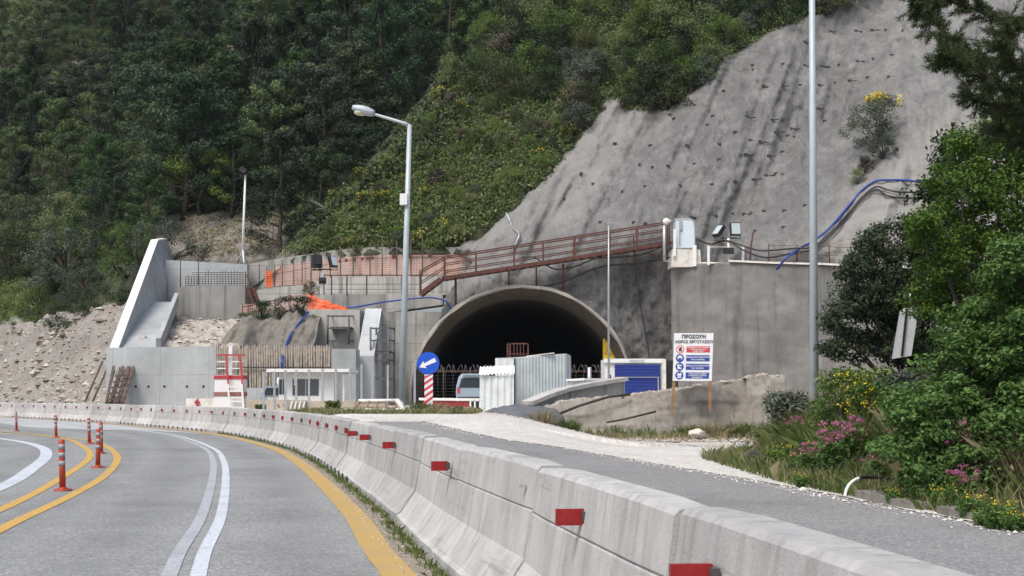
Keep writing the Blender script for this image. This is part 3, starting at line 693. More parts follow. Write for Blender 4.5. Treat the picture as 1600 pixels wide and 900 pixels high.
# pile wall with upright bars
pw=thing('pile_wall','rusty wall of close upright bars below the brown rock face','retaining wall',P(450,600,73))
t=MB(); wallpoly(t,[(338,545,640,73.6),(516,545,640,73.2)],.5); t.build('lagging',pm('earth_lagging',(.29,.235,.17),.45,2.2,.95,bmp=.6,bscale=6,dirt=(.50,.45,.37),dirtamt=.8,geo=True),pw)
t=MB()
for k in range(46):
    x=340+174*k/45+random.uniform(-.6,.6); t.bar(P(x,540+random.uniform(-2,2),73.0),P(x+random.uniform(-1.5,1.5),606,73.0),.085)
t.build('bars',pm('old_pile',(.33,.29,.24),.35,5,.85),pw)
t=MB(); t.bar(P(338,574,72.85),P(516,574,72.85),.06); t.build('waler','darksteel',pw)
t=MB(); wallpoly(t,[(338,606,650,72.8),(520,606,650,72.6)],.5); t.build('footing','conc_new',pw)

# --- rusty walkway over the portal
wk=thing('steel_walkway','rusty red steel walkway with handrails and a short stair above the tunnel mouth','walkway',P(850,420,82.2))
Lw,Rw=P(694,434,82.0),P(1046,379,82.0)
def wpt(s,h_,off_): return Lw.lerp(Rw,s)+Vector((0,off_,h_))
t=MB(); t.bar(wpt(0,-.02,0),wpt(1,-.02,0),.12,.20); t.bar(wpt(0,-.02,1.1),wpt(1,-.02,1.1),.12,.20)
for i in range(27): t.bar(wpt(i/26,.02,0),wpt(i/26,.02,1.1),.30,.05)
t.build('deck','rust',wk)
PS=[0,.14,.31,.44,.58,.735,.86,1]
for o_ in (0,1.1):
    t=MB()
    for h_ in (.30,.72,1.12): t.bar(wpt(0,h_+.1,o_),wpt(1,h_+.1,o_),.055 if h_<1 else .075)
    t.build('handrail','rust',wk)
    for i,s_ in enumerate(PS): t=MB(); t.bar(wpt(s_,.05,o_),wpt(s_,1.2,o_),.10 if i in(2,4,5) else .07); t.build('rail_post','rust',wk)
S0=P(656,460,82.0)
t=MB()
for o_ in (0,1.1):
    t.bar(S0+Vector((0,o_,0)),Lw+Vector((-.2,o_,-.05)),.08,.26)
    t.bar(S0+Vector((0,o_,1.35)),Lw+Vector((0,o_,1.2)),.07); t.bar(S0+Vector((0,o_,.7)),Lw+Vector((0,o_,.65)),.05)
    t.bar(S0+Vector((0,o_,0)),S0+Vector((0,o_,1.35)),.07)
for i in range(5): 
    p=S0.lerp(Lw,(i+.5)/5); t.bar(p,p+Vector((0,1.1,0)),.28,.04)
t.build('stair','rust',wk)
for px_,p0,p1 in ((712,432,482),(880,412,452),(795,424,450),(838,418,447)): t=MB(); t.tube([P(px_,p0,82.2),P(px_,p1,82.9)],.07 if px_ in(712,880) else .045,6); t.build('support_post','rust',wk)

# --- equipment on the right headwall
pl=thing('concrete_plinth','white painted concrete plinth at the left end of the head wall','plinth',P(1074,415,81.6))
t=MB(); a=P(1050,415,81.3); t.prism([P(1049,417,81.2),P(1096,417,81.2),P(1094,390,81.2),P(1051,389,81.2)],(0,2,0)); t.build('body','whiteold',pl)
t=MB(); t.bar(P(1085,416,81.1),P(1085,383,81.1),.22,.15); t.build('upright','white',pl); t=MB(); t.bar(P(1054,400,81.1),P(1054,358,81.1),.14,.12); t.build('upright','white',pl)
cb=thing('electrical_cabinet','tall pale grey electrical cabinet standing on the white plinth','cabinet',P(1071,388,81.6))
a=P(1056,388,81.4);b_=P(1086,343,81.4); wx=(b_.x-a.x); hz=b_.z-a.z
t=MB(); t.box(((a.x+b_.x)/2,82.0,(a.z+b_.z)/2),(wx,1.1,hz)); t.build('body','cabinet',cb)
t=MB(); t.box((a.x+wx*.66,81.43,(a.z+b_.z)/2),(wx*.6,.03,hz*.94)); t.build('door',pm('cabinet_door',(.60,.68,.72),.03,2,.45),cb)
t=MB(); t.box((a.x+wx*.2,81.42,(a.z+b_.z)/2),(.04,.05,hz*.8)); t.box((a.x+wx*.28,81.40,b_.z-.35),(.14,.08,.5)); t.build('conduit','steel',cb)
t=MB(); t.box((a.x+wx/2,82.0,b_.z+.03),(wx+.08,1.18,.05)); t.build('lid','cabinet',cb)
t=MB(); t.tube([P(1080,342,81.6),P(1080,338,81.6)],.05,6); t.tube([P(1080,339,81.8),P(1086,341,81.0)],.09,8); t.build('camera','black',cb)
lp=thing('lamp_post','short grey post with a round lamp at the end of the walkway','lamp post',P(1042,405,81.5))
t=MB(); t.tube([P(1038,408,81.4),P(1038,352,81.4)],.09,8); t.bar(P(1036,408,81.4),P(1048,408,81.4),.06); t.build('post','steel',lp)
t=MB(); t.sphere(P(1041,346,81.4),(.2,.2,.2)); t.tube([P(1042,346,81.4),P(1049,345,81.4)],[.17,.03],10); t.build('lamp','white',lp)
def floodlight(name,label,px_,py_,Y,s,tilt,front=True,parent_mat='black'):
    o=thing(name,label,'floodlight',P(px_,py_,Y)); c=P(px_,py_,Y); Mx=Matrix.Rotation(tilt[1],3,'Z')@Matrix.Rotation(tilt[0],3,'X')
    t=MB(); t.box(c,(s[0],s[2],s[1]),Mx); t.box(c+Mx@Vector((0,s[2]*.65,0)),(s[0]*.6,s[2]*.5,s[1]*.6),Mx); t.build('housing',parent_mat,o)
    t=MB(); t.box(c+Mx@Vector((0,-s[2]*.52,0)),(s[0]*.88,.02,s[1]*.86),Mx); t.build('lens','floodglass' if front else 'black',o)
    t=MB(); 
    for sg in(-1,1): t.bar(c+Mx@Vector((sg*s[0]*.54,0,0)),c+Vector((sg*s[0]*.5,0,-s[1]*.75)),.03)
    t.bar(c+Vector((-s[0]*.5,0,-s[1]*.75)),c+Vector((s[0]*.5,0,-s[1]*.75)),.03); t.build('bracket','darksteel',o); return o
M['floodglass']=glassmat('floodlight_glass',(.45,.52,.52),.25)
fm=thing('floodlight_mast','low white mast behind the thin white railing on the head wall','mast',P(1139,413,80.6))
t=MB(); t.tube([P(1139,414,80.6),P(1138,372,80.6)],.07,8); t.build('pole','white',fm)
t=MB(); t.bar(P(1126,372,80.6),P(1152,372,80.6),.06); t.build('crossbar','darksteel',fm)
t=MB(); t.box(P(1138,392,80.5),(.6,.3,.33)); t.build('control_box','black',fm)
floodlight('floodlight','pale floodlight facing the camera, on the mast by the cabinet',1149,358,80.5,(.58,.72,.25),(R_(-8),R_(8)))
floodlight('floodlight','floodlight turned edge-on and tilted, on the mast by the cabinet',1123,361,80.5,(.5,.75,.22),(R_(-40),R_(-55)))
wr=thing('railing','thin white railing beside the plinth on the head wall','railing',P(1130,412,80.4))
for x in (1107,1161): t=MB(); t.bar(P(x,414,80.4),P(x,384,80.4),.13,.1); t.build('post','white',wr)
t=MB(); t.tube([P(1107,386,80.4),P(1161,386,80.4)],.02,5); t.tube([P(1096,411,80.4),P(1161,411,80.4)],.05,5); t.build('rail','whiteold',wr)

# --- terrace fences, orange nets
def nettool(name,mat,front,parent,dx=.12,th=.018,wob=.1):
    t=MB()
    for (a0,t0,b0,Y0),(a1,t1,b1,Y1) in zip(front[:-1],front[1:]):
        T0,T1,B0,B1=P(a0,t0,Y0),P(a1,t1,Y1),P(a0,b0,Y0),P(a1,b1,Y1); n_=max(2,int((T1-T0).length/dx))
        for i in range(n_):
            s=i/n_; a,b_=T0.lerp(T1,s),B0.lerp(B1,s); t.bar(a,b_,th,.012)
        m2=max(2,int((T0-B0).length/(dx*1.3)))
        for j in range(m2+1): 
            s=j/m2; t.bar(T0.lerp(B0,s)+Vector((0,-.02,0)),T1.lerp(B1,s)+Vector((0,-.02,0)),.012,th)
    return t.build(name,mat,parent)
of=thing('safety_fence','long faded orange safety net on rebar posts along the upper terrace','fence',P(560,430,90.2))
nettool('net','palenet',[(432,417,446,90.4),(500,407,442,90.0),(560,401,437,89.3),(620,399,432,88.6),(722,400,428,87.8)],of,.11,.022)
t=MB(); 
for x0,x1,y0,y1 in((412,560,432,404),(560,722,404,401),(412,722,449,426)): t.bar(P(x0,y0,90.3-(x0-432)*.009),P(x1,y1,90.3-(x1-432)*.009),.025)
t.build('wire','rust',of)
for k,x in enumerate([405,417,429,441,459,472,486,500,516,532,552,578,597,620,642,660]):
    tp=float(np.interp(x,[405,500,560,660],[418,402,380,374]))-(6 if k%3==0 else 0); t=MB(); t.tube([P(x,447,90.2-(x-432)*.009),P(x,tp,90.2-(x-432)*.009)],.035,5); t.build('post','rebar',of)
for k,x in enumerate([520,531,541,554,566,575,582,616,640,672]): 
    t=MB(); y=float(np.interp(x,[520,582,672],[409,403,399])); t.box(P(x,y,90.0-(x-432)*.009),(.16 if k<7 else .25,.1,.18 if k<7 else .25)); t.build('bracket','rust',of)
tf=thing('terrace_fence','row of thin bare rebar posts on the topmost terrace wall','fence',P(560,380,92.2))
for x in (430,446,461,475,489,503,517,533,548,570,606,648,685): y=float(np.interp(x,[430,520,580,690],[404,391,386,386])); t=MB(); Yf=float(np.interp(x,[386,440,520,580,762],[94,93.2,91.3,90.2,88]))+.25; t.tube([P(x,y+2,Yf),P(x+random.uniform(-1,1),y-14-random.random()*8,Yf)],.03,5); t.build('post','rebar',tf)
og=thing('safety_net','bright orange crumpled net on top of the pale concrete block','safety net',P(500,478,82.5))
def crumple(u,v):
    x=481+62*u; hgt=(1-u)**1.1*.85+.06; p=P(x,484-0*v,82.4+.5*v); p.z+=hgt*v+.12*noise.noise(Vector((u*9,v*5,1))); p.y+=.25*noise.noise(Vector((u*7,v*6,8))); return p
V0=[[crumple(i/40,j/8) for j in range(9)] for i in range(41)]
t=MB()
for i in range(41):
    for j in range(8): t.bar(V0[i][j],V0[i][j+1],.035,.012)
for j in range(9):
    for i in range(40): t.bar(V0[i][j],V0[i+1][j],.012,.04)
t.build('mesh','orange',og)
for (x0,x1,y0,y1,nm,lab) in ((413,425,424,448,'safety_net','narrow bright orange net strip between two posts on the upper terrace'),):
    o=thing(nm,lab,'safety net',P(419,440,89.7)); nettool('mesh','orange',[(x0+3,y0,y1,89.7),(x1+2,y0,y1,89.7)],o,.1,.05)
o=thing('safety_fence','low sagging orange net along the crest of the brown rock','fence',P(430,475,86.5))
nettool('mesh','palenet',[(378,478,492,86.5),(430,470,486,86.3),(455,462,484,86.0),(484,458,480,85.6)],o,.12,.02)
for x,y0,y1 in ((379,474,492),(404,474,492),(430,467,488),(453,461,484)): t=MB(); t.tube([P(x,y1,86.2),P(x,y0,86.2)],.035,5); t.build('post','rebar',o)
t=MB(); t.tube([P(378,480,86.2),P(430,469,86.1),P(455,461,85.9)],.025,5); t.build('rail','rust',o)
# dark railing on the third ledge
dr=thing('railing','dark steel railing on the ledge behind the grey street lamp','railing',P(580,460,86.0))
for x in (506,518,542,573,628,656): t=MB(); t.bar(P(x,461,86.0),P(x,430,86.0),.07); t.build('post','darksteel',dr)
t=MB()
for y in (430,444,452): t.bar(P(506,y,86.0),P(656,y,86.0),.06 if y<435 else .025)
t.build('rail','darksteel',dr)
# rebar grid
rg=thing('rebar_grid','grid of thin reinforcing bars standing before the back wall of the left terrace','rebar grid',P(330,440,91))
t=MB()
for i in range(22): x=290+94*i/21; t.tube([P(x,448,90.5),P(x,(424 if x>320 else 432)+random.uniform(-2,1),90.5)],.02,4)
for j in range(7): y=426+20*j/6; t.tube([P(300 if y<432 else 290,y,90.5),P(384,y,90.5)],.02,4)
t.build('bars','rebar',rg)
for x in (282,310): t=MB(); t.tube([P(x,448,90.2),P(x,402,90.2)],.035,5); t.build('post','rebar',rg)
# small rusty stair frame on the dark wall
sf=thing('ladder_stair','small dark rusty stair frame leaning on the short dark wall','steel frame',P(394,470,88))
t=MB(); 
for d in (0,9): t.bar(P(387+d,450,88),P(396+d,474,87.6),.14); 
t.bar(P(384,426,88),P(384,460,88),.07); t.bar(P(384,428,88),P(395,450,88),.05)
for k in range(5): t.bar(P(387+2*k,451+5*k,88),P(397+2*k,451+5*k,88),.12,.05)
t.build('frame','rust',sf)
t=MB(); t.box(P(392,462,88.4),(.7,.1,1.0)); t.build('plate','darksteel',sf)

# --- double floodlight mast on the terrace
fm2=thing('floodlight_mast','white lattice floodlight mast standing on the terrace ledge','mast',P(503,459,84.8))
t=MB()
for d in(-2,2): t.bar(P(503+d,460,84.8),P(503+d,424,84.8),.04)
for k in range(6): t.bar(P(501+(k%2)*4,459-6*k,84.8),P(505-(k%2)*4,453-6*k,84.8),.035)
for sg in(-1,1): t.bar(P(503,428,84.8),P(503+sg*6,421,84.8),.05)
t.build('pole','white',fm2)
t=MB(); t.bar(P(488,421,84.8),P(519,421,84.8),.07); t.build('crossbar','rust',fm2)
floodlight('floodlight','black square floodlight, left one on the white terrace mast',495,408.5,84.7,(.6,.74,.32),(R_(10),R_(200)),False)
floodlight('floodlight','grey floodlight turned sideways, right one on the white terrace mast',520,409,84.7,(.45,.66,.26),(R_(-20),R_(50)))
floodlight('floodlight','small black floodlight halfway down the white terrace mast',504,438,84.6,(.44,.3,.25),(R_(10),R_(190)),False)
# --- tall tripod mast
tm=thing('light_mast','tall thin white mast on a tripod base above the left terrace','mast',P(379,410,94))
t=MB(); t.tube([P(378.5,411,94),P(383.5,271,94)],[.10,.06],8); t.build('pole','white',tm)
for dx,dy in((-8,1),(8,1),(2,-1)):
    t=MB(); t.tube([P(379+dx,411,94+dy),P(379.5,390,94)],.05,5); t.build('leg','white',tm)
t=MB(); c=P(380,266,93.8); t.box(c,(.45,.3,.32),Matrix.Rotation(.5,3,'Y')); t.build('lamp','black',tm)
t=MB(); t.box(P(385,271,94),(.25,.2,.2)); t.build('bracket','rust',tm)

# --- blue and black pipes
def pipe(name,label,pts,r,mat,cat='pipe',n=8):
    t=MB(); t.tube(catmull(pts,n),r,7); return tag(t.build(name,mat),label,cat)
pipe('blue_pipe','blue pipe running along the lower portal wall to the tunnel rim',[P(540,480,83.4),P(560,479,83.4),P(600,472,84.0),P(640,467,84.1),P(672,465,84.1),P(690,468,84.0),P(700,474,83.6),P(706,486,82.7)],.05,'blue')
pipe('blue_pipe','blue pipe hanging down the brown rock to the white guard booth',[P(482,488,82.0),P(470,502,80.5),P(455,522,78),P(445,545,74.8),P(441,560,72.5),P(442,577,72.3)],.07,'blue')
def sl(x,y,d=.25): return P(x,y,slopeY(x,y)-d)
pipe('blue_pipe','blue pipe climbing the right side of the grey slope',[P(1214,421,78.2),P(1228,404,77.2),sl(1250,388),sl(1268,378),sl(1290,362),sl(1310,341),sl(1330,317),sl(1348,296),sl(1368,283),sl(1395,281),sl(1430,283),sl(1458,286)],.065,'blue')
for i,(dy,sag,lab) in enumerate(((6,0,'upper black cable beside the blue pipe on the grey slope'),(10,5,'lower black cable beside the blue pipe on the grey slope'))):
    pipe('cable',lab,[P(1088,372+i*2,81.2),P(1110,381,81),P(1135,376,80.6),P(1160,384+6*i,80),P(1185,391+9*i,79.4),P(1206,391+11*i,78.8),sl(1240,388+7*i),sl(1268,380+dy),sl(1290,365+dy),sl(1310,345+dy),sl(1330,322+dy),sl(1348,301+dy),sl(1368,286+dy),sl(1385,290+dy+sag),sl(1405,294+dy+sag),sl(1435,294+dy+sag),sl(1465,290+dy+sag)],.05,'black','cable')
pipe('cable','black cable drooping along the rusty walkway',[P(815,402,83),P(835,402,82.9),P(850,412,82.7),P(870,421,82.7),P(900,416,82.7),P(930,404,82.7),P(960,402,82.7),P(1000,398,82.7),P(1030,388,82.7)],.045,'black','cable')
pipe('cable','black cable below the walkway from the rim to the cabinet',[P(848,448,82.8),P(880,440,82.9),P(915,425,82.9),P(950,415,82.9),P(1000,411,82.9),P(1046,402,81.8)],.06,'black','cable')
pipe('cable','thin black cable hanging down the dark wall right of the tunnel',[P(990,368,83),P(992,410,83),P(997,450,82.9),P(1003,490,82.9),P(1012,540,82.8),P(1016,570,82.7)],.04,'black','cable')
pipe('pipe','thin grey double pipe lying down the slope above the walkway',[sl(791,333),sl(797,346),sl(802,357),sl(811,366),sl(807,378),sl(802,392)],.06,'steel')
# ================================================================ ROADSIDE THINGS
ORD='nearest second third fourth fifth sixth seventh eighth ninth tenth eleventh twelfth thirteenth fourteenth fifteenth sixteenth seventeenth eighteenth nineteenth twentieth'.split()
TEN={20:'twenty',30:'thirty',40:'forty'}
def ordn(i):
    if i<20: return ORD[i]
    k=i+1; t=TEN[k//10*10]
    return t+'-'+['','first','second','third','fourth','fifth','sixth','seventh','eighth','ninth'][k%10] if k%10 else {30:'thirtieth',40:'fortieth'}[k]
# --- concrete barrier, one segment after another
arc=[0]; 
for i in range(1,len(bc)): arc.append(arc[-1]+math.hypot(bc[i][0]-bc[i-1][0],bc[i][1]-bc[i-1][1]))
arc=np.array(arc)
def barc(s): return Vector((float(np.interp(s,arc,bxs)),float(np.interp(s,arc,bys)),0))
def arc_at_y(y): return float(np.interp(y,bys,arc))
PROF=[(0,0),(0,.08),(.04,.10),(.20,.33),(.245,.615),(.262,.622),(.25,.634),(.285,.88),(.31,.905),(.47,.905),(.495,.88),(.56,.35),(.72,.10),(.76,.08),(.76,0)]   # offset to the yard side, height
SEG=3.25; s0=arc_at_y(8.75)-SEG*3
REFL=[4.86,7.2,12.4,17.6,20.9,23.0,24.9,27.0,29.2,31.3]+[33.2+1.93*k for k in range(36)]
nseg=0; s=s0; segs=[]
while s+SEG<arc_at_y(108): segs.append((s,s+SEG)); s+=SEG
for i,(sa,sb) in enumerate(segs):
    gap=.012 if i%2 else .028
    a,b_=barc(sa+gap),barc(sb-gap); d=(b_-a).normalized(); nn=Vector((d.y,-d.x,0)); dz=random.uniform(-.008,.012); da=random.uniform(-.012,.012)
    rs=[y for y in REFL if sa<=arc_at_y(y)<sb]
    if a.y<3 and b_.y<3: desc='grey concrete barrier segment, %s counted from the camera'%ordn(i)
    desc='grey concrete barrier segment, %s counted from the camera'%ordn(i)
    o=thing('barrier_segment',desc,'barrier',(a+b_)/2,'concrete barrier segments along the road')
    t=MB(); vs=[]; n_=len(PROF)
    K=6
    for k in range(K+1):
        p=a.lerp(b_,k/K)+nn*da
        e=.012 if k in(0,K) else 0
        vs+=[p+nn*(q+e*(1 if q<.4 else -1))+Vector((0,0,(h_+dz if h_>.01 else h_)-(e if h_>.8 else 0))) for q,h_ in PROF]
    t.add(vs,[(k*n_+j,(k+1)*n_+j,(k+1)*n_+j+1,k*n_+j+1) for k in range(K) for j in range(n_-1)])
    t.add(vs[:n_],[tuple(range(n_))]); t.add(vs[-n_:],[tuple(range(n_))[::-1]])
    ob=t.build('block','conc_bar',o)
    for q in ((.12,.38,.63,.88) if b_.y>24 else ()):
        t=MB(); p=a.lerp(b_,q)-nn*.001; t.bar(p-d*.09+Vector((0,0,.055)),p+d*.09+Vector((0,0,.055)),.012,.09); t.build('drain_slot','black',o)
    if i<14 and i%2:
        p=a.lerp(b_,.07)+nn*.245; t=MB(); t.bar(p+Vector((0,0,.76)),p+d*.045+Vector((0,0,.76)),.035,.02); t.build('lifting_eye','steel',o)
    for y in rs:
        p=barc(arc_at_y(y)); t=MB(); q=p+nn*.235+Vector((0,0,.70)); miss=(y>31 and random.random()<.10)
        ot=.145 if y<24 else .04; q=q-nn*(ot/2-.005)+Vector((0,0,.02)); t.box(q,(ot,.03 if y<24 else .15,.082 if y<24 else .095),Matrix.Rotation(math.atan2(d.y,d.x)-math.pi/2,3,'Z')); r_=t.build('reflector','bracket' if miss else 'reflector',o)
        t=MB(); t.bar(q+nn*(ot/2)-d*.055,q+nn*(ot/2)+d*.06,.03,.06); t.build('bracket','bracket',r_)
# --- flexible posts
def post_proto():
    r=thing('delineator_post','x','delineator post')
    t=MB(); t.tube([(0,0,0),(0,0,.025)],[.13,.12],14); t.tube([(0,0,.025),(0,0,.05)],[.075,.055],12); t.build('base','orangered',r)
    t=MB(); t.tube([(0,0,.05),(0,0,.35),(0,0,.70),(0,0,.715)],[.045,.043,.043,.036],14); t.build('post','orangered',r)
    for z in (.385,.50,.615): t=MB(); t.tube([(0,0,z-.032),(0,0,z+.032)],.0455,14); t.build('band','band',r)
    return r
PST=[((98,767),'flexible red post with grey bands, nearest of the row'),((153,731),'flexible red post with grey bands, second from the camera, between the yellow lines'),((158,709),'flexible red post partly hidden behind the second one'),((140,694),'leaning red post, fourth from the camera, on the painted island'),((88,684),'thin red post, fifth from the camera, before the pale bend'),((26,674),'farthest red post, by the left edge of the pale bend')]
pp=post_proto()
for i,((x,y),lab) in enumerate(PST):
    loc=hitg(x,y,lambda a,b_:0*a,6,120)
    if i==0: pp.location=loc; pp['label']=lab; pp['group']='flexible posts on the painted island'; q=pp
    else: q=dup(pp,loc,random.random()*6,1,lab,'flexible posts on the painted island')
    q.rotation_euler=(0,R_([-2.5,-.8,-1.5,-3.5,-3.5,-3][i]),random.random()*.4)
# --- street lamps
def lamp(name,label,base,top,arm,r0,r1,box=None,head_s=1.0):
    o=thing(name,label,'street lamp',base)
    t=MB(); t.tube([base+Vector((0,0,-.3)),base.lerp(top,.5),top],[r0,(r0+r1)/2,r1],10,smooth=True); t.build('pole','greypole',o)
    t=MB(); t.tube([base+Vector((0,0,-.3)),base+Vector((0,0,.35))],r0*1.06,10); t.build('base_collar','steel',o)
    t=MB(); t.tube([top-Vector((0,0,.05)),top+(arm-top)*.12+Vector((0,0,.0)),arm],[r1*.9,r1*.75,r1*.6],8); t.build('arm','greypole',o)
    d=(arm-top).normalized(); c=arm+d*.28*head_s; ang=math.atan2(d.z,d.x)
    t=MB(); n_=9; prof=[]
    for k in range(n_+1):
        u=k/n_; prof.append((arm+d*((u*.78-.10)*head_s)+Vector((0,0,.02)), (.055+.11*math.sin(math.pi*min(1,u*.85+.12))**.8)*head_s))
    t.tube([p for p,_ in prof],[q for _,q in prof],12); hd=t.build('lamp_head','greypole',o)
    t=MB(); t.sphere(arm+d*.36*head_s+Vector((0,0,-.07)),(.26*head_s,.13*head_s,.11),12,8); t.build('lamp_glass',glassmat('lamp_glass',(.55,.50,.36),.2),hd)
    if box:
        t=MB(); t.box(box,(.24,.22,.36)); bx=t.build('control_box','white',o); t=MB(); t.bar(box+Vector((0,0,.1)),box+Vector((.2,0,.1)),.04); t.build('clamp','steel',bx)
    return o
YL=46
b0=P(627,640,YL); b0.z=.78; lamp('street_lamp','grey street lamp with curved arm and a white box on its pole',b0,P(640,195,YL),P(580,177,YL),.125,.075,P(631,312,YL)+Vector((0,-.05,0)),.95)
YR=35
b1=P(1272,652,YR); b1.z=float(zbank(b1.x,b1.y))-.1; tp=P(1268,-120,YR); lamp('street_lamp','tall grey pole rising from the flowering bank on the right',b1,tp,tp+Vector((-1.6,0,.5)),.115,.07)
# --- blue arrow sign with striped panel
YS=44
sg=thing('road_sign','round blue keep-left sign with white arrow above a red striped panel','road sign',P(669,650,YS))
t=MB(); pb=P(669,650,YS); pb.z=.6; t.tube([pb,P(669,556,YS)],.03,8); t.build('post','steel',sg)
cc=P(669,567.5,YS-.06); rad=17.5/F*YS
t=MB(); t.tube([cc+Vector((0,.012,0)),cc+Vector((0,-.012,0))],rad,36,smooth=False); t.build('disc','bluesign',sg)
t=MB(); ctr=cc+Vector((0,-.018,0))
an=R_(205); dx=Vector((math.cos(an),0,math.sin(an))); px_=Vector((-dx.z,0,dx.x)); k=rad
pts=[ctr+dx*k*.86, ctr+dx*k*.30+px_*k*.36, ctr+dx*k*.36+px_*k*.13, ctr-dx*k*.72+px_*k*.20, ctr-dx*k*.72-px_*k*.20, ctr+dx*k*.36-px_*k*.13, ctr+dx*k*.30-px_*k*.36]
t.prism(pts,(0,-.004,0)); t.build('arrow','signwhite',sg)
p0,p1=P(663,632,YS-.05),P(676.5,585,YS-.05); wpx=p1.x-p0.x; hpx=p1.z-p0.z
t=MB(); t.box(((p0.x+p1.x)/2,p0.y,(p0.z+p1.z)/2),(wpx,.02,hpx)); sp_=t.build('striped_panel','signwhite',sg)
t=MB(); st_h=hpx/4.7
for kk in range(5):
    zb=p0.z+kk*st_h+.02; lo=[(p0.x,zb-.02),(p1.x,zb+wpx*.62),(p1.x,zb+wpx*.62+st_h*.45),(p0.x,zb+st_h*.45-.02)]
    lo=[(x,min(max(z,p0.z),p1.z)) for x,z in lo]
    if lo[2][1]-lo[1][1]<.005 and lo[3][1]-lo[0][1]<.01: continue
    t.prism([(x,p0.y-.011,z) for x,z in lo],(0,-.003,0))
t.build('red_stripes','signred',sp_)
# --- construction warning sign
YW=45.2
sb=thing('warning_sign','white construction site warning board on two rusty posts before the head wall','sign board',P(1080,640,YW))
TL,TR,BR,BL=[P(x,y,YW) for x,y in((1053.5,520.5),(1115,520.5),(1112,595.5),(1051,595))]
def bp(u,v,d=0): # u 0..1 left-right, v 0..1 top-bottom
    return TL.lerp(TR,u).lerp(BL.lerp(BR,u),v)+Vector((0,-d,0))
t=MB(); t.prism([bp(0,0),bp(1,0),bp(1,1),bp(0,1)],(0,.03,0)); brd=t.build('board','signwhite',sb)
for (u,x1,y1) in ((.06,1050.5,645),(.93,1109,643)):
    t=MB(); t.bar(bp(u,.05,-.06),P(x1,y1,YW+.06),.09,.07); t.build('post','rusty_yellow',sb)
def txt(s,u,v,size,mat,parent,name='lettering',bold=0):
    cu=bpy.data.curves.new(name,'FONT'); cu.body=s; cu.size=size; cu.align_x='CENTER'; cu.align_y='CENTER'; cu.offset=bold; cu.extrude=.002
    o=bpy.data.objects.new(name,cu); C.objects.link(o); bpy.context.view_layer.update()
    me=bpy.data.meshes.new_from_object(o.evaluated_get(bpy.context.evaluated_depsgraph_get())); bpy.data.objects.remove(o); me.materials.clear(); me.materials.append(M[mat]); me.name=name
    o=bpy.data.objects.new(name,me); C.objects.link(o)
    o.location=bp(u,v,.009); o.rotation_euler=(math.pi/2,0,0); o.parent=parent; o.matrix_parent_inverse=Matrix.Identity(4); return o
hB=(TL-BL).length; wB=(TR-TL).length
txt('ΠΡΟΣΟΧΗ',.5,.078,.155,'ink',brd,bold=.006); txt('ΧΩΡΟΣ ΕΡΓΟΤΑΞΙΟΥ',.515,.185,.122,'ink',brd,bold=.003)
ROW=[(.34,'signred',['Απαγορεύεται η είσοδος','στους μη έχοντες','ειδική άδεια']),(.525,'signblue',['Υποχρεωτική προστασία','της κεφαλής']),(.705,'signblue',['Υποχρεωτική προστασία','των ποδιών']),(.885,'signblue',['Υποχρεωτική χρήση','ενδυμασίας υψηλής','ορατότητας'])]
def fl(pts,mat,parent,nm,d):   # flat mark given in board coordinates
    t=MB(); t.prism([bp(u,v,d) for u,v in pts],(0,-.002,0)); return t.build(nm,mat,parent)
asp=wB/hB
def disc(u,v,r,n=24): return [(u+r*math.cos(2*math.pi*i/n),v-r*asp*math.sin(2*math.pi*i/n)) for i in range(n)]
for i,(v,mt,lines) in enumerate(ROW):
    fl([(.325,v-.065),(.925,v-.065),(.925,v+.065),(.325,v+.065)],mt,brd,'text_panel',.002)
    sz=.062 if len(lines)==3 else .072
    for k,sx in enumerate(lines): txt(sx,.625,v+(k-(len(lines)-1)/2)*(.040 if len(lines)==3 else .052),sz,'signwhite',brd,bold=.0015)
    u=.165
    fl(disc(u,v,.105),mt if i else 'signred',brd,'pictogram',.002)
    if i==0:
        fl(disc(u,v,.083),'signwhite',brd,'pictogram',.005); fl([(u-.03,v+.045),(u+.035,v+.045),(u+.05,v-.01),(u+.03,v-.045),(u-.01,v-.05),(u-.04,v-.01)],'ink',brd,'pictogram',.008)
        fl([(u-.068,v-.037),(u-.055,v-.047),(u+.068,v+.037),(u+.055,v+.047)],'signred',brd,'pictogram',.011)
    elif i==1:
        fl(disc(u,v-.008,.062),'signwhite',brd,'pictogram',.005); fl([(u-.04,v-.005),(u+.04,v-.005),(u+.03,v+.04),(u,v+.052),(u-.03,v+.04)],'signblue',brd,'pictogram',.008); fl([(u-.072,v-.012),(u+.072,v-.012),(u+.072,v-.003),(u-.072,v-.003)],'signwhite',brd,'pictogram',.011)
    elif i==2:
        fl([(u-.055,v-.05),(u-.005,v-.05),(u,v+.01),(u+.05,v+.025),(u+.05,v+.045),(u-.055,v+.045)],'signwhite',brd,'pictogram',.005); fl([(u+.015,v-.05),(u+.05,v-.04),(u+.045,v-.005),(u+.02,v-.01)],'signwhite',brd,'pictogram',.005)
    else:
        fl([(u-.055,v-.03),(u-.03,v-.055),(u,v-.03),(u+.03,v-.055),(u+.055,v-.03),(u+.045,v+.055),(u-.045,v+.055)],'signwhite',brd,'pictogram',.005); fl([(u-.045,v+.01),(u+.045,v+.01),(u+.045,v+.022),(u-.045,v+.022)],'signblue',brd,'pictogram',.008)
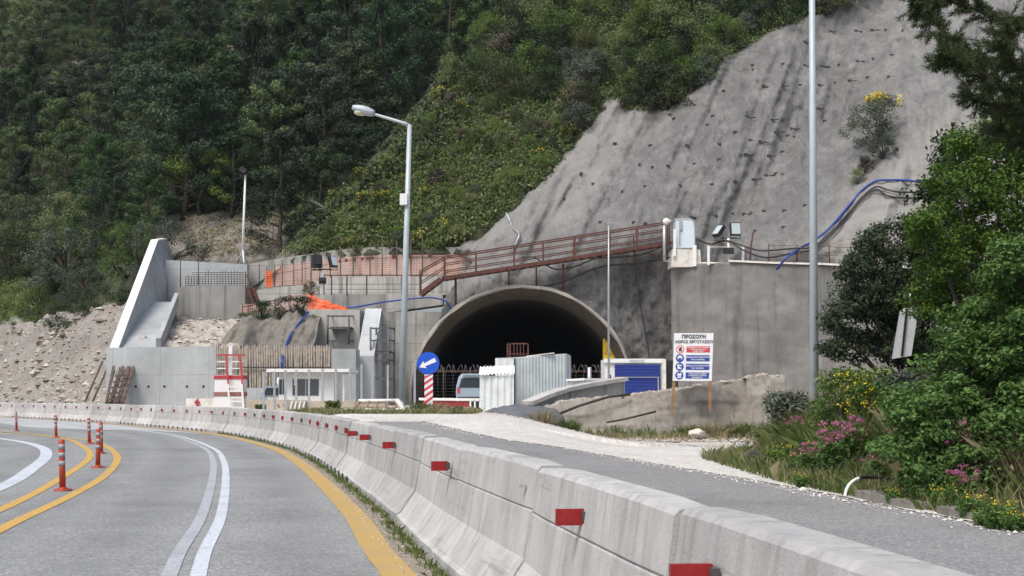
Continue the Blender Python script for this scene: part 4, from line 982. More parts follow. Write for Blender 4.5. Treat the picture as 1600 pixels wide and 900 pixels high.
# --- crumbling low wall behind the sign
M['brokenwall']=concrete('broken_concrete',(.29,.265,.225),.55,(.075,.066,.055),2.6,None,14,1.0,.8)
lwpts=[(800,655,662),(828,646,672),(860,634,676),(890,626,678),(930,622,680),(975,620,680),(1010,614,680),(1045,611,680),(1085,604,680),(1130,597,678),(1170,592,676),(1172,588,676),(1200,586,672),(1227,588,668)]
def lwfn(u,v):
    x=800+427*u; tp=float(np.interp(x,[q[0] for q in lwpts],[q[1] for q in lwpts]))+1.5*fbm(x*.06,1.0)*1.5; bt=690
    Yb=45.6+(.35*math.sin(u*9) if u<.86 else -.45)
    if v<=.8: 
        w_=v/.8; p=P(x,bt+(tp-bt)*w_,Yb+.55*w_)
    else: p=P(x,tp,Yb+.55)+Vector((0,(v-.8)*6,.03*(v-.8)))
    n1=.07*fbm(p.x*.6,p.z*.9,3)+.012*fbm(p.x*6,p.z*6,6)+.07*max(0,fbm(p.x*.5,p.z*3.2,9))+.06*max(0,fbm(p.x*1.6,p.z*1.2,19))
    p.y-=n1*(1 if v<.8 else .2); p.z+=.06*fbm(p.x*2.2,p.y*2.2,2)*(1 if v>.75 else .2); return p
t=MB(); t.grid(lwfn,200,40); e=[lwfn(1,j/40) for j in range(41)]
t.add([q for q in e]+[q+Vector((.1,1.4,0)) for q in e],[(j,j+1,42+j,41+j) for j in range(40)],True)
tag(t.build('low_wall','brokenwall'),'crumbling low concrete wall with loose rubble behind the warning sign','wall')
# parapet and dark soil heap
pa=thing('parapet','weathered concrete parapet rising to the right in front of the sheds','parapet',P(880,620,49))
pts=[(800,646,46.6),(824,632,47.2),(850,621,47.8),(880,611,48.5),(920,603,49.2),(975,594,50)]
t=MB()
for (x0,y0,Y0),(x1,y1,Y1) in zip(pts[:-1],pts[1:]):
    a,b_=P(x0,y0,Y0),P(x1,y1,Y1); q=Vector((0,.35,0)); lo=Vector((a.x,a.y,.3)),Vector((b_.x,b_.y,.3))
    t.add([a,b_,lo[1],lo[0],a+q,b_+q,lo[1]+q,lo[0]+q],[(0,1,2,3),(7,6,5,4),(0,4,5,1),(1,5,6,2),(0,3,7,4)])
t.build('wall_face','conc_old',pa)
t=MB()
for (x0,y0,Y0),(x1,y1,Y1) in zip(pts[1:-1],pts[2:]): t.bar(P(x0,y0-2,Y0)+Vector((0,.12,0)),P(x1,y1-2,Y1)+Vector((0,.12,0)),.55,.13)
t.build('coping',concrete('parapet_coping',(.42,.40,.37),.4,(.15,.14,.13),1.4),pa)
def heap(u,v):
    th=u*2*math.pi; c=P(776,655,45.4); rr=math.cos(v*math.pi/2); p=Vector((c.x+(1.75+.3*math.cos(th))*rr*math.cos(th),c.y+2.4*rr*math.sin(th),0.02+1.02*math.sin(v*math.pi/2)))
    p.x+=.9*math.sin(v*math.pi/2)*.75; p+=Vector((1,1,.7))*(.16*fbm(p.x*1.2,p.y*1.2,4)+.05*fbm(p.x*5,p.y*5,p.z*5)); return p
t=MB(); t.grid(heap,48,20); hp=tag(t.build('soil_heap','tarp'),'dark soil heap under grey geotextile at the left end of the parapet','heap')
for pts_,r_,lab in (([P(860,652,46.0),P(905,634,45.9),P(950,620,45.7),P(985,616,45.7)],.05,'old dark pipe lying on the bank before the parapet'),([P(948,660,44.8),P(975,655,44.8),P(1025,643,44.9)],.035,'thin rusty bar sticking out of the crumbling low wall')):
    t=MB(); t.tube(pts_,r_,6); tag(t.build('pipe','darksteel'),lab,'pipe')
# --- sheds
def corrug(mb,a,b_,z0,z1,depth=.03,per=.18,ztop=None):
    L=(b_-a).length; n_=max(4,int(L/per)*4); d=(b_-a).normalized(); q=Vector((d.y,-d.x,0)); vs=[]
    for i in range(n_+1):
        u=i/n_; off_=depth*[0,1,1,0][i%4]; p=a.lerp(b_,u)+q*off_; zt=z1 if ztop is None else z1+(ztop-z1)*u
        vs+=[Vector((p.x,p.y,z0)),Vector((p.x,p.y,zt))]
    return mb.add(vs,[(2*i,2*i+2,2*i+3,2*i+1) for i in range(n_)])
YK=57.0
sh=thing('shed','large grey corrugated metal shed standing before the tunnel mouth','shed',P(845,620,YK))
a=P(804,620,YK); b_=P(885,620,YK+.4); zt0=P(804,560,YK).z; zt1=P(885,554,YK+.4).z
t=MB(); corrug(t,a,b_,.6,zt0,.02,.13,zt1); corrug(t,b_,b_+Vector((.3,3,0)),.6,zt1,.02,.2); t.build('front_wall','corr',sh)
l0=P(774,620,YK+2.2); t=MB(); zl=P(774,561,YK+2.2).z; corrug(t,l0,a+Vector((0,.0,0)),.6,zl,.025,.2,zt0-.02); t.build('side_wall','corrwhite',sh)
t=MB(); t.prism([Vector((l0.x,l0.y,zl)),Vector((a.x,a.y,zt0)),Vector((b_.x,b_.y,zt1)),b_+Vector((.3,3,zt1-b_.z)),Vector((l0.x+.8,l0.y+2,zl))],(0,0,.04)); t.build('roof','corrwhite',sh)
t=MB(); t.bar(Vector((a.x,a.y-.05,.6)),Vector((a.x,a.y-.05,zt0)),.06); t.build('corner_post','darksteel',sh)
tag(MB().bar(P(822,557,YK+.3),P(866,551.5,YK+.2),.14,.04).build('plank','whiteold'),'pale warped plank lying on the large shed roof','plank')
s2=thing('shed','small white corrugated shed with a scalloped roof left of the large shed','shed',P(777,630,54.5))
Y2=54.5; a=P(751,630,Y2); b_=P(803,630,Y2-.2)
t=MB(); corrug(t,a,b_,.5,P(751,587,Y2).z,.045,.22); corrug(t,a+Vector((.1,2.2,0)),a,.5,P(751,587,Y2).z,.045,.22); t.build('wall','corrwhite',s2)
def rf(u,v):
    p=P(748,586,Y2-.15).lerp(P(804,583,Y2-.3),u); p+=Vector((0,2.0*v,.35*v)); p.z+=.025*math.sin(u*2*math.pi*10); return p
t=MB(); t.grid(rf,80,3); t.build('roof','white',s2)
t=MB(); t.bar(P(776,581.5,Y2+1.7),P(804,578.5,Y2+1.7),.2,.18); t.build('roof_edge','rust',s2)
t=MB(); t.box(P(781,592,Y2-.08),(.09,.03,.22)); t.build('latch','black',s2)
s3=thing('corrugated_fence','low corrugated sheet fence between the large shed and the blue kiosk','fence',P(930,600,56))
t=MB(); corrug(t,P(885,620,56.3),P(912,620,56),.6,P(912,593,56).z,.04,.25); corrug(t,P(912,620,56),P(976,620,57.5),.6,P(912,593,56).z,.04,.22); t.build('sheet','corr',s3)
t=MB(); t.bar(P(885,594,56.2),P(912,592.5,55.9),.08); t.bar(P(912,592.5,55.9),P(978,593,57.4),.08); t.build('cap','white',s3)
# blue kiosk with roller shutter
YB=59
kb=thing('kiosk','white kiosk with a blue roller shutter beside the warning sign','kiosk',P(993,615,YB))
L0=P(945,625,YB); R0=P(1037,625,YB); zt=P(990,561,YB).z; W_=R0.x-L0.x; x0=L0.x
t=MB(); t.box((x0+W_/2,YB+1.3,(zt+.5)/2),(W_,2.4,zt-.5)); t.build('body','white',kb)
t=MB(); t.box((x0+W_/2,YB+.08,zt-.07),(W_+.06,.16,.17)); t.build('fascia','white',kb)
t=MB(); t.box((x0+W_*.55,YB-.01,zt-.09),(.62,.02,.14)); t.build('fascia_plate','corr',kb)
t=MB(); xa,xb=x0+.42,R0.x-.12; vs=[]; nsl=30
for k in range(nsl+1):
    z=.6+(zt-.22-.6)*k/nsl; yy=YB+.02-(.007 if k%2 else 0); vs+=[(xa,yy,z),(xb,yy,z)]
t.add(vs,[(2*k,2*k+1,2*k+3,2*k+2) for k in range(nsl)]); t.build('shutter','bluedoor',kb)
t=MB(); t.bar((xa,YB-.03,zt-.75),(xb-.05,YB-.03,zt-.75),.03,.03); t.bar((xb-.1,YB-.03,.6),(xb-.1,YB-.03,zt-.78),.05); t.bar((xa+.06,YB-.03,.6),(xa+.06,YB-.03,zt-.78),.04); t.build('guide_rail','steel',kb)
t=MB(); t.box((R0.x+.02,YB+.0,(zt+.5)/2),(.16,.14,zt-.5)); t.build('door_jamb','whiteold',kb)
t=MB(); t.box((x0+.20,YB+.09,zt-.95),(.14,.02,.6)); t.build('side_window','bluedoor',kb)
t=MB(); t.box((R0.x+.35,YB+1.0,(zt+.4)/2),(.55,1.6,zt-.5)); tag(t.build('cupboard','black'),'narrow black cupboard between the blue kiosk and the head wall','cupboard')
t=MB(); a=P(951,600,53); t.tube([Vector((a.x,53,.3)),P(951,455,53),P(951,352,53)],[.045,.04,.025],8); tag(t.build('flag_pole','steel'),'thin bare grey pole in front of the blue kiosk','pole')
# --- in the tunnel mouth: fence with razor wire, car, sign, rack, red-white barrier
tfn=thing('mesh_fence','dark wire fence with razor wire coils across the tunnel mouth','fence',P(815,610,76))
t=MB()
for x in range(660,985,12): t.tube([P(x,625,76),P(x,580,76)],.012,4)
for y in range(582,625,5): t.tube([P(655,y,76),P(985,y,76)],.008,4)
t.build('mesh','darksteel',tfn)
t=MB(); t.tube([P(655,580,76),P(985,580,76)],.035,6); t.build('rail','rust',tfn)
for x in (693,735,812,868,921): t=MB(); t.tube([P(x,625,76),P(x,574,76)],.05 if x!=921 else .12,6); t.build('post','steel' if x==921 else 'darksteel',tfn)
t=MB(); pts=[]
for i in range(900):
    u=i/900; c=P(660+320*u,576,76); th=u*2*math.pi*34; pts.append(c+Vector((.06*math.sin(th*.5),.2*math.cos(th),.21*math.sin(th))))
t.tube(pts,.006,4); t.build('razor_wire','steel',tfn)
rk=thing('steel_rack','rusty barred steel rack behind the large shed','rack',P(807,560,60))
t=MB()
for x in (793,797,803,808,813,818,825): t.bar(P(x,562,59.8),P(x,536,59.8),.06 if x<800 or x>820 else .035)
t.bar(P(792,537,59.8),P(826,537,59.8),.06); t.bar(P(792,553,59.8),P(826,553,59.8),.03); t.build('frame','rust',rk)
ys_=thing('warning_sign','yellow warning panel with a red triangle in the shade of the tunnel','sign',P(954,560,84.2))
t=MB(); c=P(954,545,84.2); t.box(c,(.9,.03,1.22)); t.box((c.x,84.25,(c.z+GY)/2-.3),(.06,.05,c.z-GY)); t.build('panel','signyellow',ys_)
t=MB()
tri=[c+Vector((-.36,-.03,-.3)),c+Vector((.36,-.03,-.3)),c+Vector((0,-.03,.42))]
for q in range(3): t.bar(tri[q],tri[(q+1)%3],.02,.07,up=(0,1,0))
t.build('triangle','signred',ys_)
t=MB(); 
YC=69
def sec(hw_,z): return hw_,z
car=thing('van','pale silver-blue van seen from behind, beside the small shed','van',P(734,630,YC))
cx=P(741,630,YC).x; zc=P(733,598.5,YC).z-1.62; zc=max(zc,GY-.05)
secs=[(0.0,[(-.80,.35),(-.86,.75),(-.84,1.02),(-.72,1.42),(-.58,1.58),(.58,1.58),(.72,1.42),(.84,1.02),(.86,.75),(.80,.35)]),(.12,[(-.84,.25),(-.9,.7),(-.88,1.05),(-.76,1.5),(-.6,1.66),(.6,1.66),(.76,1.5),(.88,1.05),(.9,.7),(.84,.25)]),(2.3,[(-.84,.25),(-.9,.7),(-.88,1.05),(-.76,1.52),(-.6,1.68),(.6,1.68),(.76,1.52),(.88,1.05),(.9,.7),(.84,.25)]),(3.1,[(-.84,.25),(-.9,.7),(-.86,1.0),(-.80,1.06),(-.6,1.1),(.6,1.1),(.80,1.06),(.86,1.0),(.9,.7),(.84,.25)]),(4.1,[(-.78,.28),(-.82,.6),(-.78,.8),(-.7,.84),(-.5,.86),(.5,.86),(.7,.84),(.78,.8),(.82,.6),(.78,.28)])]
vs=[Vector((cx+x,YC+y,zc+z)) for y,s_ in secs for x,z in s_]; k=10
t=MB(); t.add(vs,[(i*k+j,i*k+j+1,(i+1)*k+j+1,(i+1)*k+j) for i in range(4) for j in range(9)],True); t.add(vs[:10],[tuple(range(10))]); t.add(vs[-10:],[tuple(range(10))[::-1]]); t.build('body','carpaint',car)
t=MB(); t.prism([Vector((cx+x,YC-.012,zc+z)) for x,z in((-.74,.98),(-.62,1.40),(-.5,1.46),(.5,1.46),(.62,1.40),(.74,.98))],(0,-.012,0)); t.build('rear_window','carglass',car)
t=MB(); t.box((cx,YC-.03,zc+.42),(1.6,.12,.22)); t.build('bumper','black',car)
for sgn in(-1,1):
    t=MB(); t.box((cx+sgn*.76,YC-.01,zc+.85),(.13,.05,.28)); t.build('tail_light','red',car)
    for yy in (.7,3.3):
        t=MB(); t.tube([(cx+sgn*.72,YC+yy,zc+.31),(cx+sgn*.9,YC+yy,zc+.31)],.31,18); wl=t.build('wheel','black',car)
t=MB(); t.box((cx,YC-.03,zc+1.60),(1.15,.16,.05)); t.build('spoiler','carpaint',car)
rb=thing('red_white_barrier','red and white board barrier on the ground below the dark tunnel mouth','barrier',P(705,625,61))
t=MB(); a=P(655,623.5,61);b_=P(752,624.5,60.5); t.bar(a,b_,.12,.11); t.build('top_rail','white',rb)
t=MB(); t.bar(P(660,631,61.1),P(752,632,60.6),.08,.24); t.build('red_board','red',rb)
t=MB(); t.bar(P(660,645,60.9),P(752,646,60.4),.3,.5); t.build('base_block','whiteold',rb)
wf=thing('window_frame','small white window frame leaning against the small white shed','window frame',P(742,635,53.8))
t=MB()
for x in (735,742,750): t.bar(P(x,646,53.8),P(x,625,53.8),.06)
for y in (625.5,645): t.bar(P(735,y,53.8),P(750,y,53.8),.06)
t.build('frame','white',wf); t=MB(); t.box(P(742.5,635,53.85),(.34,.01,.45)); t.build('pane','glass',wf)
# --- guard booth
YG=56.5
gb=thing('guard_booth','small white guard booth with a flat overhanging roof and dark windows','booth',P(482,630,YG))
x0=P(441,600,YG).x; x1=P(522,600,YG).x; zr=P(480,582,YG).z
def wallwith(mb,xa,xb,y,za,zb,holes):
    xs_=sorted({xa,xb,*[h_[0] for h_ in holes],*[h_[1] for h_ in holes]}); zs_=sorted({za,zb,*[h_[2] for h_ in holes],*[h_[3] for h_ in holes]})
    for i in range(len(xs_)-1):
        for j in range(len(zs_)-1):
            mx,mz=(xs_[i]+xs_[i+1])/2,(zs_[j]+zs_[j+1])/2
            if any(h_[0]<mx<h_[1] and h_[2]<mz<h_[3] for h_ in holes): continue
            mb.box((mx,y,mz),(xs_[i+1]-xs_[i],.12,zs_[j+1]-zs_[j]))
zwt,zwb=P(0,592,YG).z,P(0,619,YG).z
h1=(P(464,0,YG).x,P(505,0,YG).x,zwb,zwt); h2=(P(443.5,0,YG).x,P(454,0,YG).x,zwb+.05,zwt-.02)
t=MB(); wallwith(t,x0,x1,YG,.5,zr,[h1,h2]); t.box((x0+.06,YG+1.2,(zr+.5)/2),(.12,2.3,zr-.5)); t.box((x1-.06,YG+1.2,(zr+.5)/2),(.12,2.3,zr-.5)); t.box(((x0+x1)/2,YG+2.4,(zr+.5)/2),(x1-x0,.12,zr-.5)); t.build('wall','white',gb)
t=MB(); ra=P(417,582,YG-.5);rb_=P(546,583,YG-.5); t.box(((ra.x+rb_.x)/2,YG+1.0,zr+.07),(rb_.x-ra.x,3.2,.13)); t.build('roof','white',gb)
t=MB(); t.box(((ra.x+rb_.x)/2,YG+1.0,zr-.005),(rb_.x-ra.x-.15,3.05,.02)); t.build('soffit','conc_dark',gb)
for h_ in (h1,h2):
    t=MB(); t.box(((h_[0]+h_[1])/2,YG+.02,(h_[2]+h_[3])/2),(h_[1]-h_[0],.015,h_[3]-h_[2])); wn=t.build('window','glass',gb)
    t=MB()
    for x in (h_[0],h_[1],(h_[0]+h_[1])/2): t.bar((x,YG-.02,h_[2]),(x,YG-.02,h_[3]),.035)
    t.bar((h_[0],YG-.02,h_[2]),(h_[1],YG-.02,h_[2]),.04); t.build('frame','steel',wn)
t=MB(); t.box((h1[0]+.13,YG-.03,h1[3]-.12),(.12,.02,.30)); t.build('notice','signwhite',gb)
t=MB(); t.bar(P(537,640,YG-.4),P(537,585,YG-.4),.05); t.build('roof_post','whiteold',gb)
# small pale truck behind the posts
tk_=thing('truck','small pale blue truck half hidden behind the fence left of the booth','truck',P(428,630,59))
c=P(428,620,59); t=MB()
prof=[(-.55,.0),(-.55,.45),(-.35,.8),(.55,.8),(.55,0)]
t.prism([Vector((c.x+x,59,c.z-.35+z)) for x,z in prof],(0,1.6,0)); t.build('cab','carpaint',tk_)
t=MB(); t.prism([Vector((c.x+x,58.98,c.z-.35+z)) for x,z in((-.45,.42),(-.3,.72),(.45,.72),(.45,.42))],(0,-.02,0)); t.build('windscreen','carglass',tk_)
t=MB(); t.box((c.x+.2,58.95,c.z-.1),(.9,.05,.15)); t.build('bumper','whiteold',tk_)
t=MB(); t.sphere((c.x+.2,59.6,c.z+.62),(.2,.2,.25)); t.build('beacon','white',tk_)
for sgn in(-1,1): t=MB(); t.tube([(c.x+sgn*.35,59.3,GY+.25),(c.x+sgn*.58,59.3,GY+.25)],.27,14); t.build('wheel','black',tk_)
# --- chain fence with grey posts in front of the booth
cf=thing('chain_fence','chain link fence with thin grey posts in front of the guard booth','fence',P(520,620,50))
FX=[(412,581),(429,580),(446,578),(463,578),(483,577),(504,576.5),(525,576),(547,571),(565,569),(582,570),(606,570),(648,568)]
for x,y in FX: t=MB(); b_=P(x,627,50); t.bar(Vector((b_.x,50,.5)),P(x,y,50),.075,.06); t.build('post','steel',cf)
t=MB(); L0,R0=P(412,581,50),P(648,570,50)
for i in range(0,118,3):
    a=L0.lerp(R0,i/118); 
    for sgn in(-1,1):
        b_=Vector((a.x+sgn*1.5,50,.85)); 
        if L0.x<=b_.x<=R0.x: t.bar(a,b_,.005)
t.build('mesh','steel',cf)
# --- beige and white blocks
def block(label,x0,x1,yt,Y,mat,stripes=None,nm='concrete_block'):
    o=thing(nm,label,'concrete block',P((x0+x1)/2,640,Y)); a,b_=P(x0,yt,Y),P(x1,yt,Y); zb=.35
    t=MB(); w0=.38
    prof=[(-w0,zb),(-w0,zb+.15),(-.16,zb+.4),(-.12,a.z),(.12,a.z),(.16,zb+.4),(w0,zb+.15),(w0,zb)]
    vs=[Vector((x,Y+q,z)) for x in (a.x,b_.x) for q,z in prof]; n_=8
    t.add(vs,[(i,(i+1)%n_,n_+(i+1)%n_,n_+i) for i in range(n_)]+[tuple(range(n_)),tuple(range(n_,2*n_))[::-1]]); t.build('block',mat,o)
    if stripes:
        t=MB()
        for k in range(stripes):
            u=(k+.3)/stripes; x=a.x+(b_.x-a.x)*u; d=(b_.x-a.x)/stripes*.35
            t.prism([Vector((x,Y-.185,zb+.5)),Vector((x+d,Y-.185,zb+.5)),Vector((x+d+.06,Y-.155,a.z-.03)),Vector((x+.06,Y-.155,a.z-.03))],(0,-.012,0))
        t.build('stripes','white',o)
    return o
block('beige concrete block with white stripes below the guard booth',452,478,625,47.5,'conc_beige',4)
block('long plain beige concrete block right of the striped one',479,556,626.5,47.7,'conc_beige')
block('beige concrete block behind the shrubs left of the booth',386,450,624.5,52,'conc_beige')
block('short dirty beige block near the grey street lamp pole',557,602,627,48.2,'conc_beige')
wb=block('white block with faded red arrow left of the red and white tower',292,338,622.5,58,'whiteold',None,'arrow_block')
t=MB(); c=P(308,629,57.82); s_=.19
t.prism([c+Vector((-.12,0,0)),c+Vector((.05,0,.2)),c+Vector((.05,0,.07)),c+Vector((.14,0,.0)),c+Vector((.05,0,-.07)),c+Vector((.08,0,-.2))],(0,-.02,0)); t.build('arrow_mark','red',wb)
# --- red and white tower
YT=57
tw=thing('striped_tower','red and white painted barrier tower with a ladder, left of the pile wall','barrier tower',P(360,630,YT))
def rect(mb,x0,x1,y0,y1,Y,d): a=P(x0,y1,Y);b_=P(x1,y0,Y); mb.box(((a.x+b_.x)/2,Y+d/2,(a.z+b_.z)/2),(b_.x-a.x,d,b_.z-a.z))
t=MB(); rect(t,334.5,381,586,645,YT,.7); t.build('base_body','white',tw)
t=MB(); rect(t,334,382,586.5,592.5,YT-.02,.74); t.build('stripe','red',tw)
t=MB(); rect(t,333.5,381,612.5,619,YT-.02,.74); t.build('stripe',pm('faded_red',(.30,.14,.12),.25,6,.8),tw)
t=MB(); rect(t,356.5,363,541,590,YT+.1,.2); t.build('mast','white',tw)
t=MB(); t.bar(P(339,554.5,YT),P(383,555,YT),.065); t.build('crossbar','red',tw)
for x0,x1,y1 in((353,359,623),(374.5,381,623)): t=MB(); t.bar(P(x0,556,YT-.1),P(x1,y1,YT-.25),.07); t.build('brace','red',tw)
t=MB()
for y in (565,575.5): t.bar(P(339,y,YT),P(353,y,YT),.05); t.bar(P(363,y,YT),P(381,y,YT),.05)
for x0,x1 in((356,360),(378,381)): t.bar(P(x0,600,YT-.3),P(x1,645,YT-.3),.07)
for y in (604,611,621,627,637): t.bar(P(357,y,YT-.3),P(380,y,YT-.3),.05)
t.build('ladder','white',tw)
# --- leaning bundles
lb=thing('steel_bundle','bundle of rusty steel bars leaning on the long pale wall','steel bundle',P(183,628,71))
t=MB()
for k in range(13): 
    x=165+2.3*k; t.bar(P(x+random.uniform(-3,3),630,71.5+random.random()*.4),P(x+15+random.uniform(-5,7),572+random.uniform(0,9),73.9),.075 if k%4 else .13,.07)
for k in range(5): t.bar(P(168+3*k,624-9*k,71.4+.4*k),P(190+3*k,622-9*k,71.4+.4*k),.09)
t.build('bars','rebar',lb)
for x0,x1,y1,lab in ((133,160,565,'left one of two thin rods leaning on the wing wall end'),(145,170,570,'right one of two thin rods leaning on the wing wall end')):
    t=MB(); t.tube([P(x0,627,73.5),P(x1,y1,75.5)],.06,6); tag(t.build('steel_rod','rebar'),lab,'steel rod')
# --- scaffolds
def scaffold(label,x0,x1,yt,yb,Y,levels,extra=0):
    o=thing('scaffold_frame',label,'scaffold',P((x0+x1)/2,yb,Y))
    for x in (x0,x1):
        for d in (0,1.1):
            sh_=(10 if d else 0); t=MB(); t.tube([P(x+sh_*.9,yb-(3 if d else 0),Y+d),P(x+sh_*.9,yt+(3 if d else 0)-(extra if x==x1 else 0),Y+d)],.06,6); t.build('standard','scaf',o)
    t=MB()
    for y in levels:
        t.bar(P(x0,y,Y),P(x1,y,Y),.09); t.bar(P(x0+9,y,Y+1.1),P(x1+9,y,Y+1.1),.09); t.bar(P(x0,y,Y),P(x0+9,y,Y+1.1),.07); t.bar(P(x1,y,Y),P(x1+9,y,Y+1.1),.07)
    t.build('ledger','scaf',o)
    t=MB(); y=levels[len(levels)//2]; t.box((P((x0+x1)/2+4,y,Y).x,Y+.55,P(0,y,Y).z+.06),(P(x1,y,Y).x-P(x0,y,Y).x,1.0,.06)); t.build('board','rust',o)
    return o
scaffold('upper scaffold frame hanging on the pale concrete block',512,545,492,538,81.2,[494,513,533])
scaffold('tall scaffold tower right of the sloping buttress',579,607,511,625,80,[513,532,551,563,592],10)
# fallen white gate with yellow bars
fg=thing('fallen_gate','fallen white tubular gate with yellow bars lying in the weeds','gate',P(590,640,44.5))
t=MB(); t.tube([P(539,642,44),P(570,641,44),P(605,642.5,44),P(639,648,43.6)],.075,8); t.tube([P(560,627,45),P(622,626.5,45)],.07,8); t.tube([P(621,626.5,45),P(629,638,44.3),P(639,649,43.6)],.09,8); t.build('frame','whiteold',fg)
t=MB()
for k in range(5): t.tube([P(562+15*k,627,45),P(555+15*k,642,44)],.035,6)
t.build('bars','rusty_yellow',fg)
t=MB(); c=P(618,652,43); t.sphere(c,(.5,.3,.24),16,10,.4); t.build('foot_block','whiteold',fg); t=MB(); t.tube([P(625,650.5,42.72),P(625,650.5,42.66)],.09,12); t.build('red_disc','orangered',fg)
# other small things
t=MB(); t.sphere(P(1089,677.5,43),(.26,.2,.13),18,12,.5); tag(t.build('boulder','stone'),'pale oblong boulder on the gravel below the warning sign','stone')
t=MB(); t.sphere(P(1255,767,19.9),(.07,.06,.045),12,8,.5); tag(t.build('boulder','stone'),'small white stone at the edge of the service lane','stone')
cp_=catmull([P(1320,776,17.9),P(1324,762,18.0),P(1334,751,18.1),P(1348,746,18.2),P(1368,746,18.6),P(1392,748,19.0)],8)
t=MB(); t.tube(cp_[:22],.02,8); hp2=t.build('bent_pipe','white'); tag(hp2,'white pipe bent into an arch among the roadside flowers','pipe'); t=MB(); t.tube(cp_[21:],.024,8); t.build('black_sleeve','black',hp2)
for i,(x0,y0,x1,y1,Y0,Y1,lab) in enumerate(((1350,759,1440,778,18.2,16.4,'farther concrete kerb block half hidden in the weeds'),(1480,783,1640,812,15.8,13.6,'nearer concrete kerb block below the pink flowers'))):
    t=MB(); a,b_=P(x0,y0,Y0),P(x1,y1,Y1); t.bar(a+Vector((0,0,-.2)),b_+Vector((0,0,-.2)),.25,.30); tag(t.build('kerb_block','brokenwall'),lab,'kerb')
# tilted grey box in the bushes
YX=29
bx=thing('tilted_cabinet','tilted pale grey metal cabinet half buried in the bushes','cabinet',P(1420,520,YX))
A_=[P(1411,482,YX),P(1436,477,YX),P(1424,556,YX),P(1398,560,YX)]
t=MB(); t.prism(A_,(.15,.8,0)); t.build('body',pm('faded_cabinet',(.55,.57,.57),.12,4,.6,dirt=(.3,.31,.29),dirtamt=.7,dscale=4),bx)
t=MB(); t.bar(A_[1]+Vector((.06,-.03,-.02)),A_[2].lerp(A_[1],.6)+Vector((.06,-.03,0)),.07,.04); t.bar(P(1417,482,YX-.03),P(1409,556,YX-.03),.04,.03); t.build('seam','black',bx)
t=MB(); t.tube([P(1422,478,YX),P(1423,455,YX)],.03,6); t.build('stub','steel',bx)
t=MB(); c=P(1449,472,YX+.2); t.sphere(c,(.10,.09,.09),10,8,.5); t.sphere(P(1446,483,YX+.3),(.12,.1,.1),10,8,.3); t.build('yellow_cap','signyellow',bx)
# ================================================================ VEGETATION
def lit(n): return np.random.default_rng(n)
def tree_trunk(mb,h,r,bend,seed):
    q=random.Random(seed); pts=[];x=y=0
    for i in range(7):
        pts.append(Vector((x,y,h*i/6))); x+=q.uniform(-bend,bend); y+=q.uniform(-bend,bend)
    mb.tube(pts,[r*(1-.8*i/6) for i in range(7)],7); return pts
def make_pine(seed,h,dark=False,cone=.5,per=150):
    r=lit(seed); q=random.Random(seed); o=thing('pine_tree','x','tree')
    mb=MB(); tp=tree_trunk(mb,h*.94,.017*h+.05,.03*h,seed)
    cen=[];rad=[]
    nl=24
    for i in range(nl):
        u=.07+.93*(i/nl)**.9; p=tp[min(6,int(u*6))].lerp(tp[min(6,int(u*6)+1)],u*6-int(u*6)) if u<1 else tp[6]
        R=h*(.30*(1-u)**cone+.045)*(.75+.5*q.random()); a=i*2.4+q.random(); 
        e=p+Vector((math.cos(a)*R,math.sin(a)*R,h*(.05+.06*q.random())))
        mb.tube([p,p.lerp(e,.5)+Vector((0,0,.01*h)),e],[.02*h*(1-u)*.5+.015,.02,.01],5,False)
        for k in range(3):
            s=.5+.5*k/2; c=p.lerp(e,s); cen.append(c+Vector((q.uniform(-.3,.3),q.uniform(-.3,.3),q.uniform(-.1,.3)))*.08*h*.5); rad.append(h*(.050+.035*q.random())*(1.15-.3*u))
    for k in range(5): cen.append(tp[6]+Vector((q.uniform(-.03,.03)*h,q.uniform(-.03,.03)*h,q.uniform(-.02,.05)*h))); rad.append(h*.045)
    mb.build('trunk','bark',o)
    V,Fq=clumpleaves(r,np.array(cen),np.array(rad),per,.015*h+.09,.006*h+.025,.45,.8,.8,.7,0,.38)
    rawmesh('crown',V,Fq,'pine_dark' if dark else 'pine',o); return o
def make_broad(seed,h,mat,w=.5,name='bushy_tree',per=190,ls=.11,trunk=True,low=.15):
    r=lit(seed); q=random.Random(seed); o=thing(name,'x','tree')
    mb=MB(); tp=tree_trunk(mb,h*.6,.022*h+.03,.05*h,seed); cen=[];rad=[]
    nc=46
    for i in range(nc):
        a=q.random()*6.28; zz=q.random()**.8; rr=w*h*math.sqrt(max(0,1-(zz*1.02-.12)**2))*(.55+.45*q.random()**.5)*(.85+.3*math.sin(a*3+seed))
        c=Vector((math.cos(a)*rr,math.sin(a)*rr,h*(low+(.93-low)*zz))); cen.append(c); rad.append(h*(.085+.06*q.random()))
        if i%5==0: mb.tube([tp[3],tp[3].lerp(c,.5)+Vector((0,0,.05*h)),c],[.02*h,.012*h,.006*h],5,False)
    mb.build('trunk','bark',o)
    V,Fq=clumpleaves(r,np.array(cen),np.array(rad),per,ls,ls*.62,.45,.9,.75,0,0,.38)
    rawmesh('crown',V,Fq,mat,o); return o
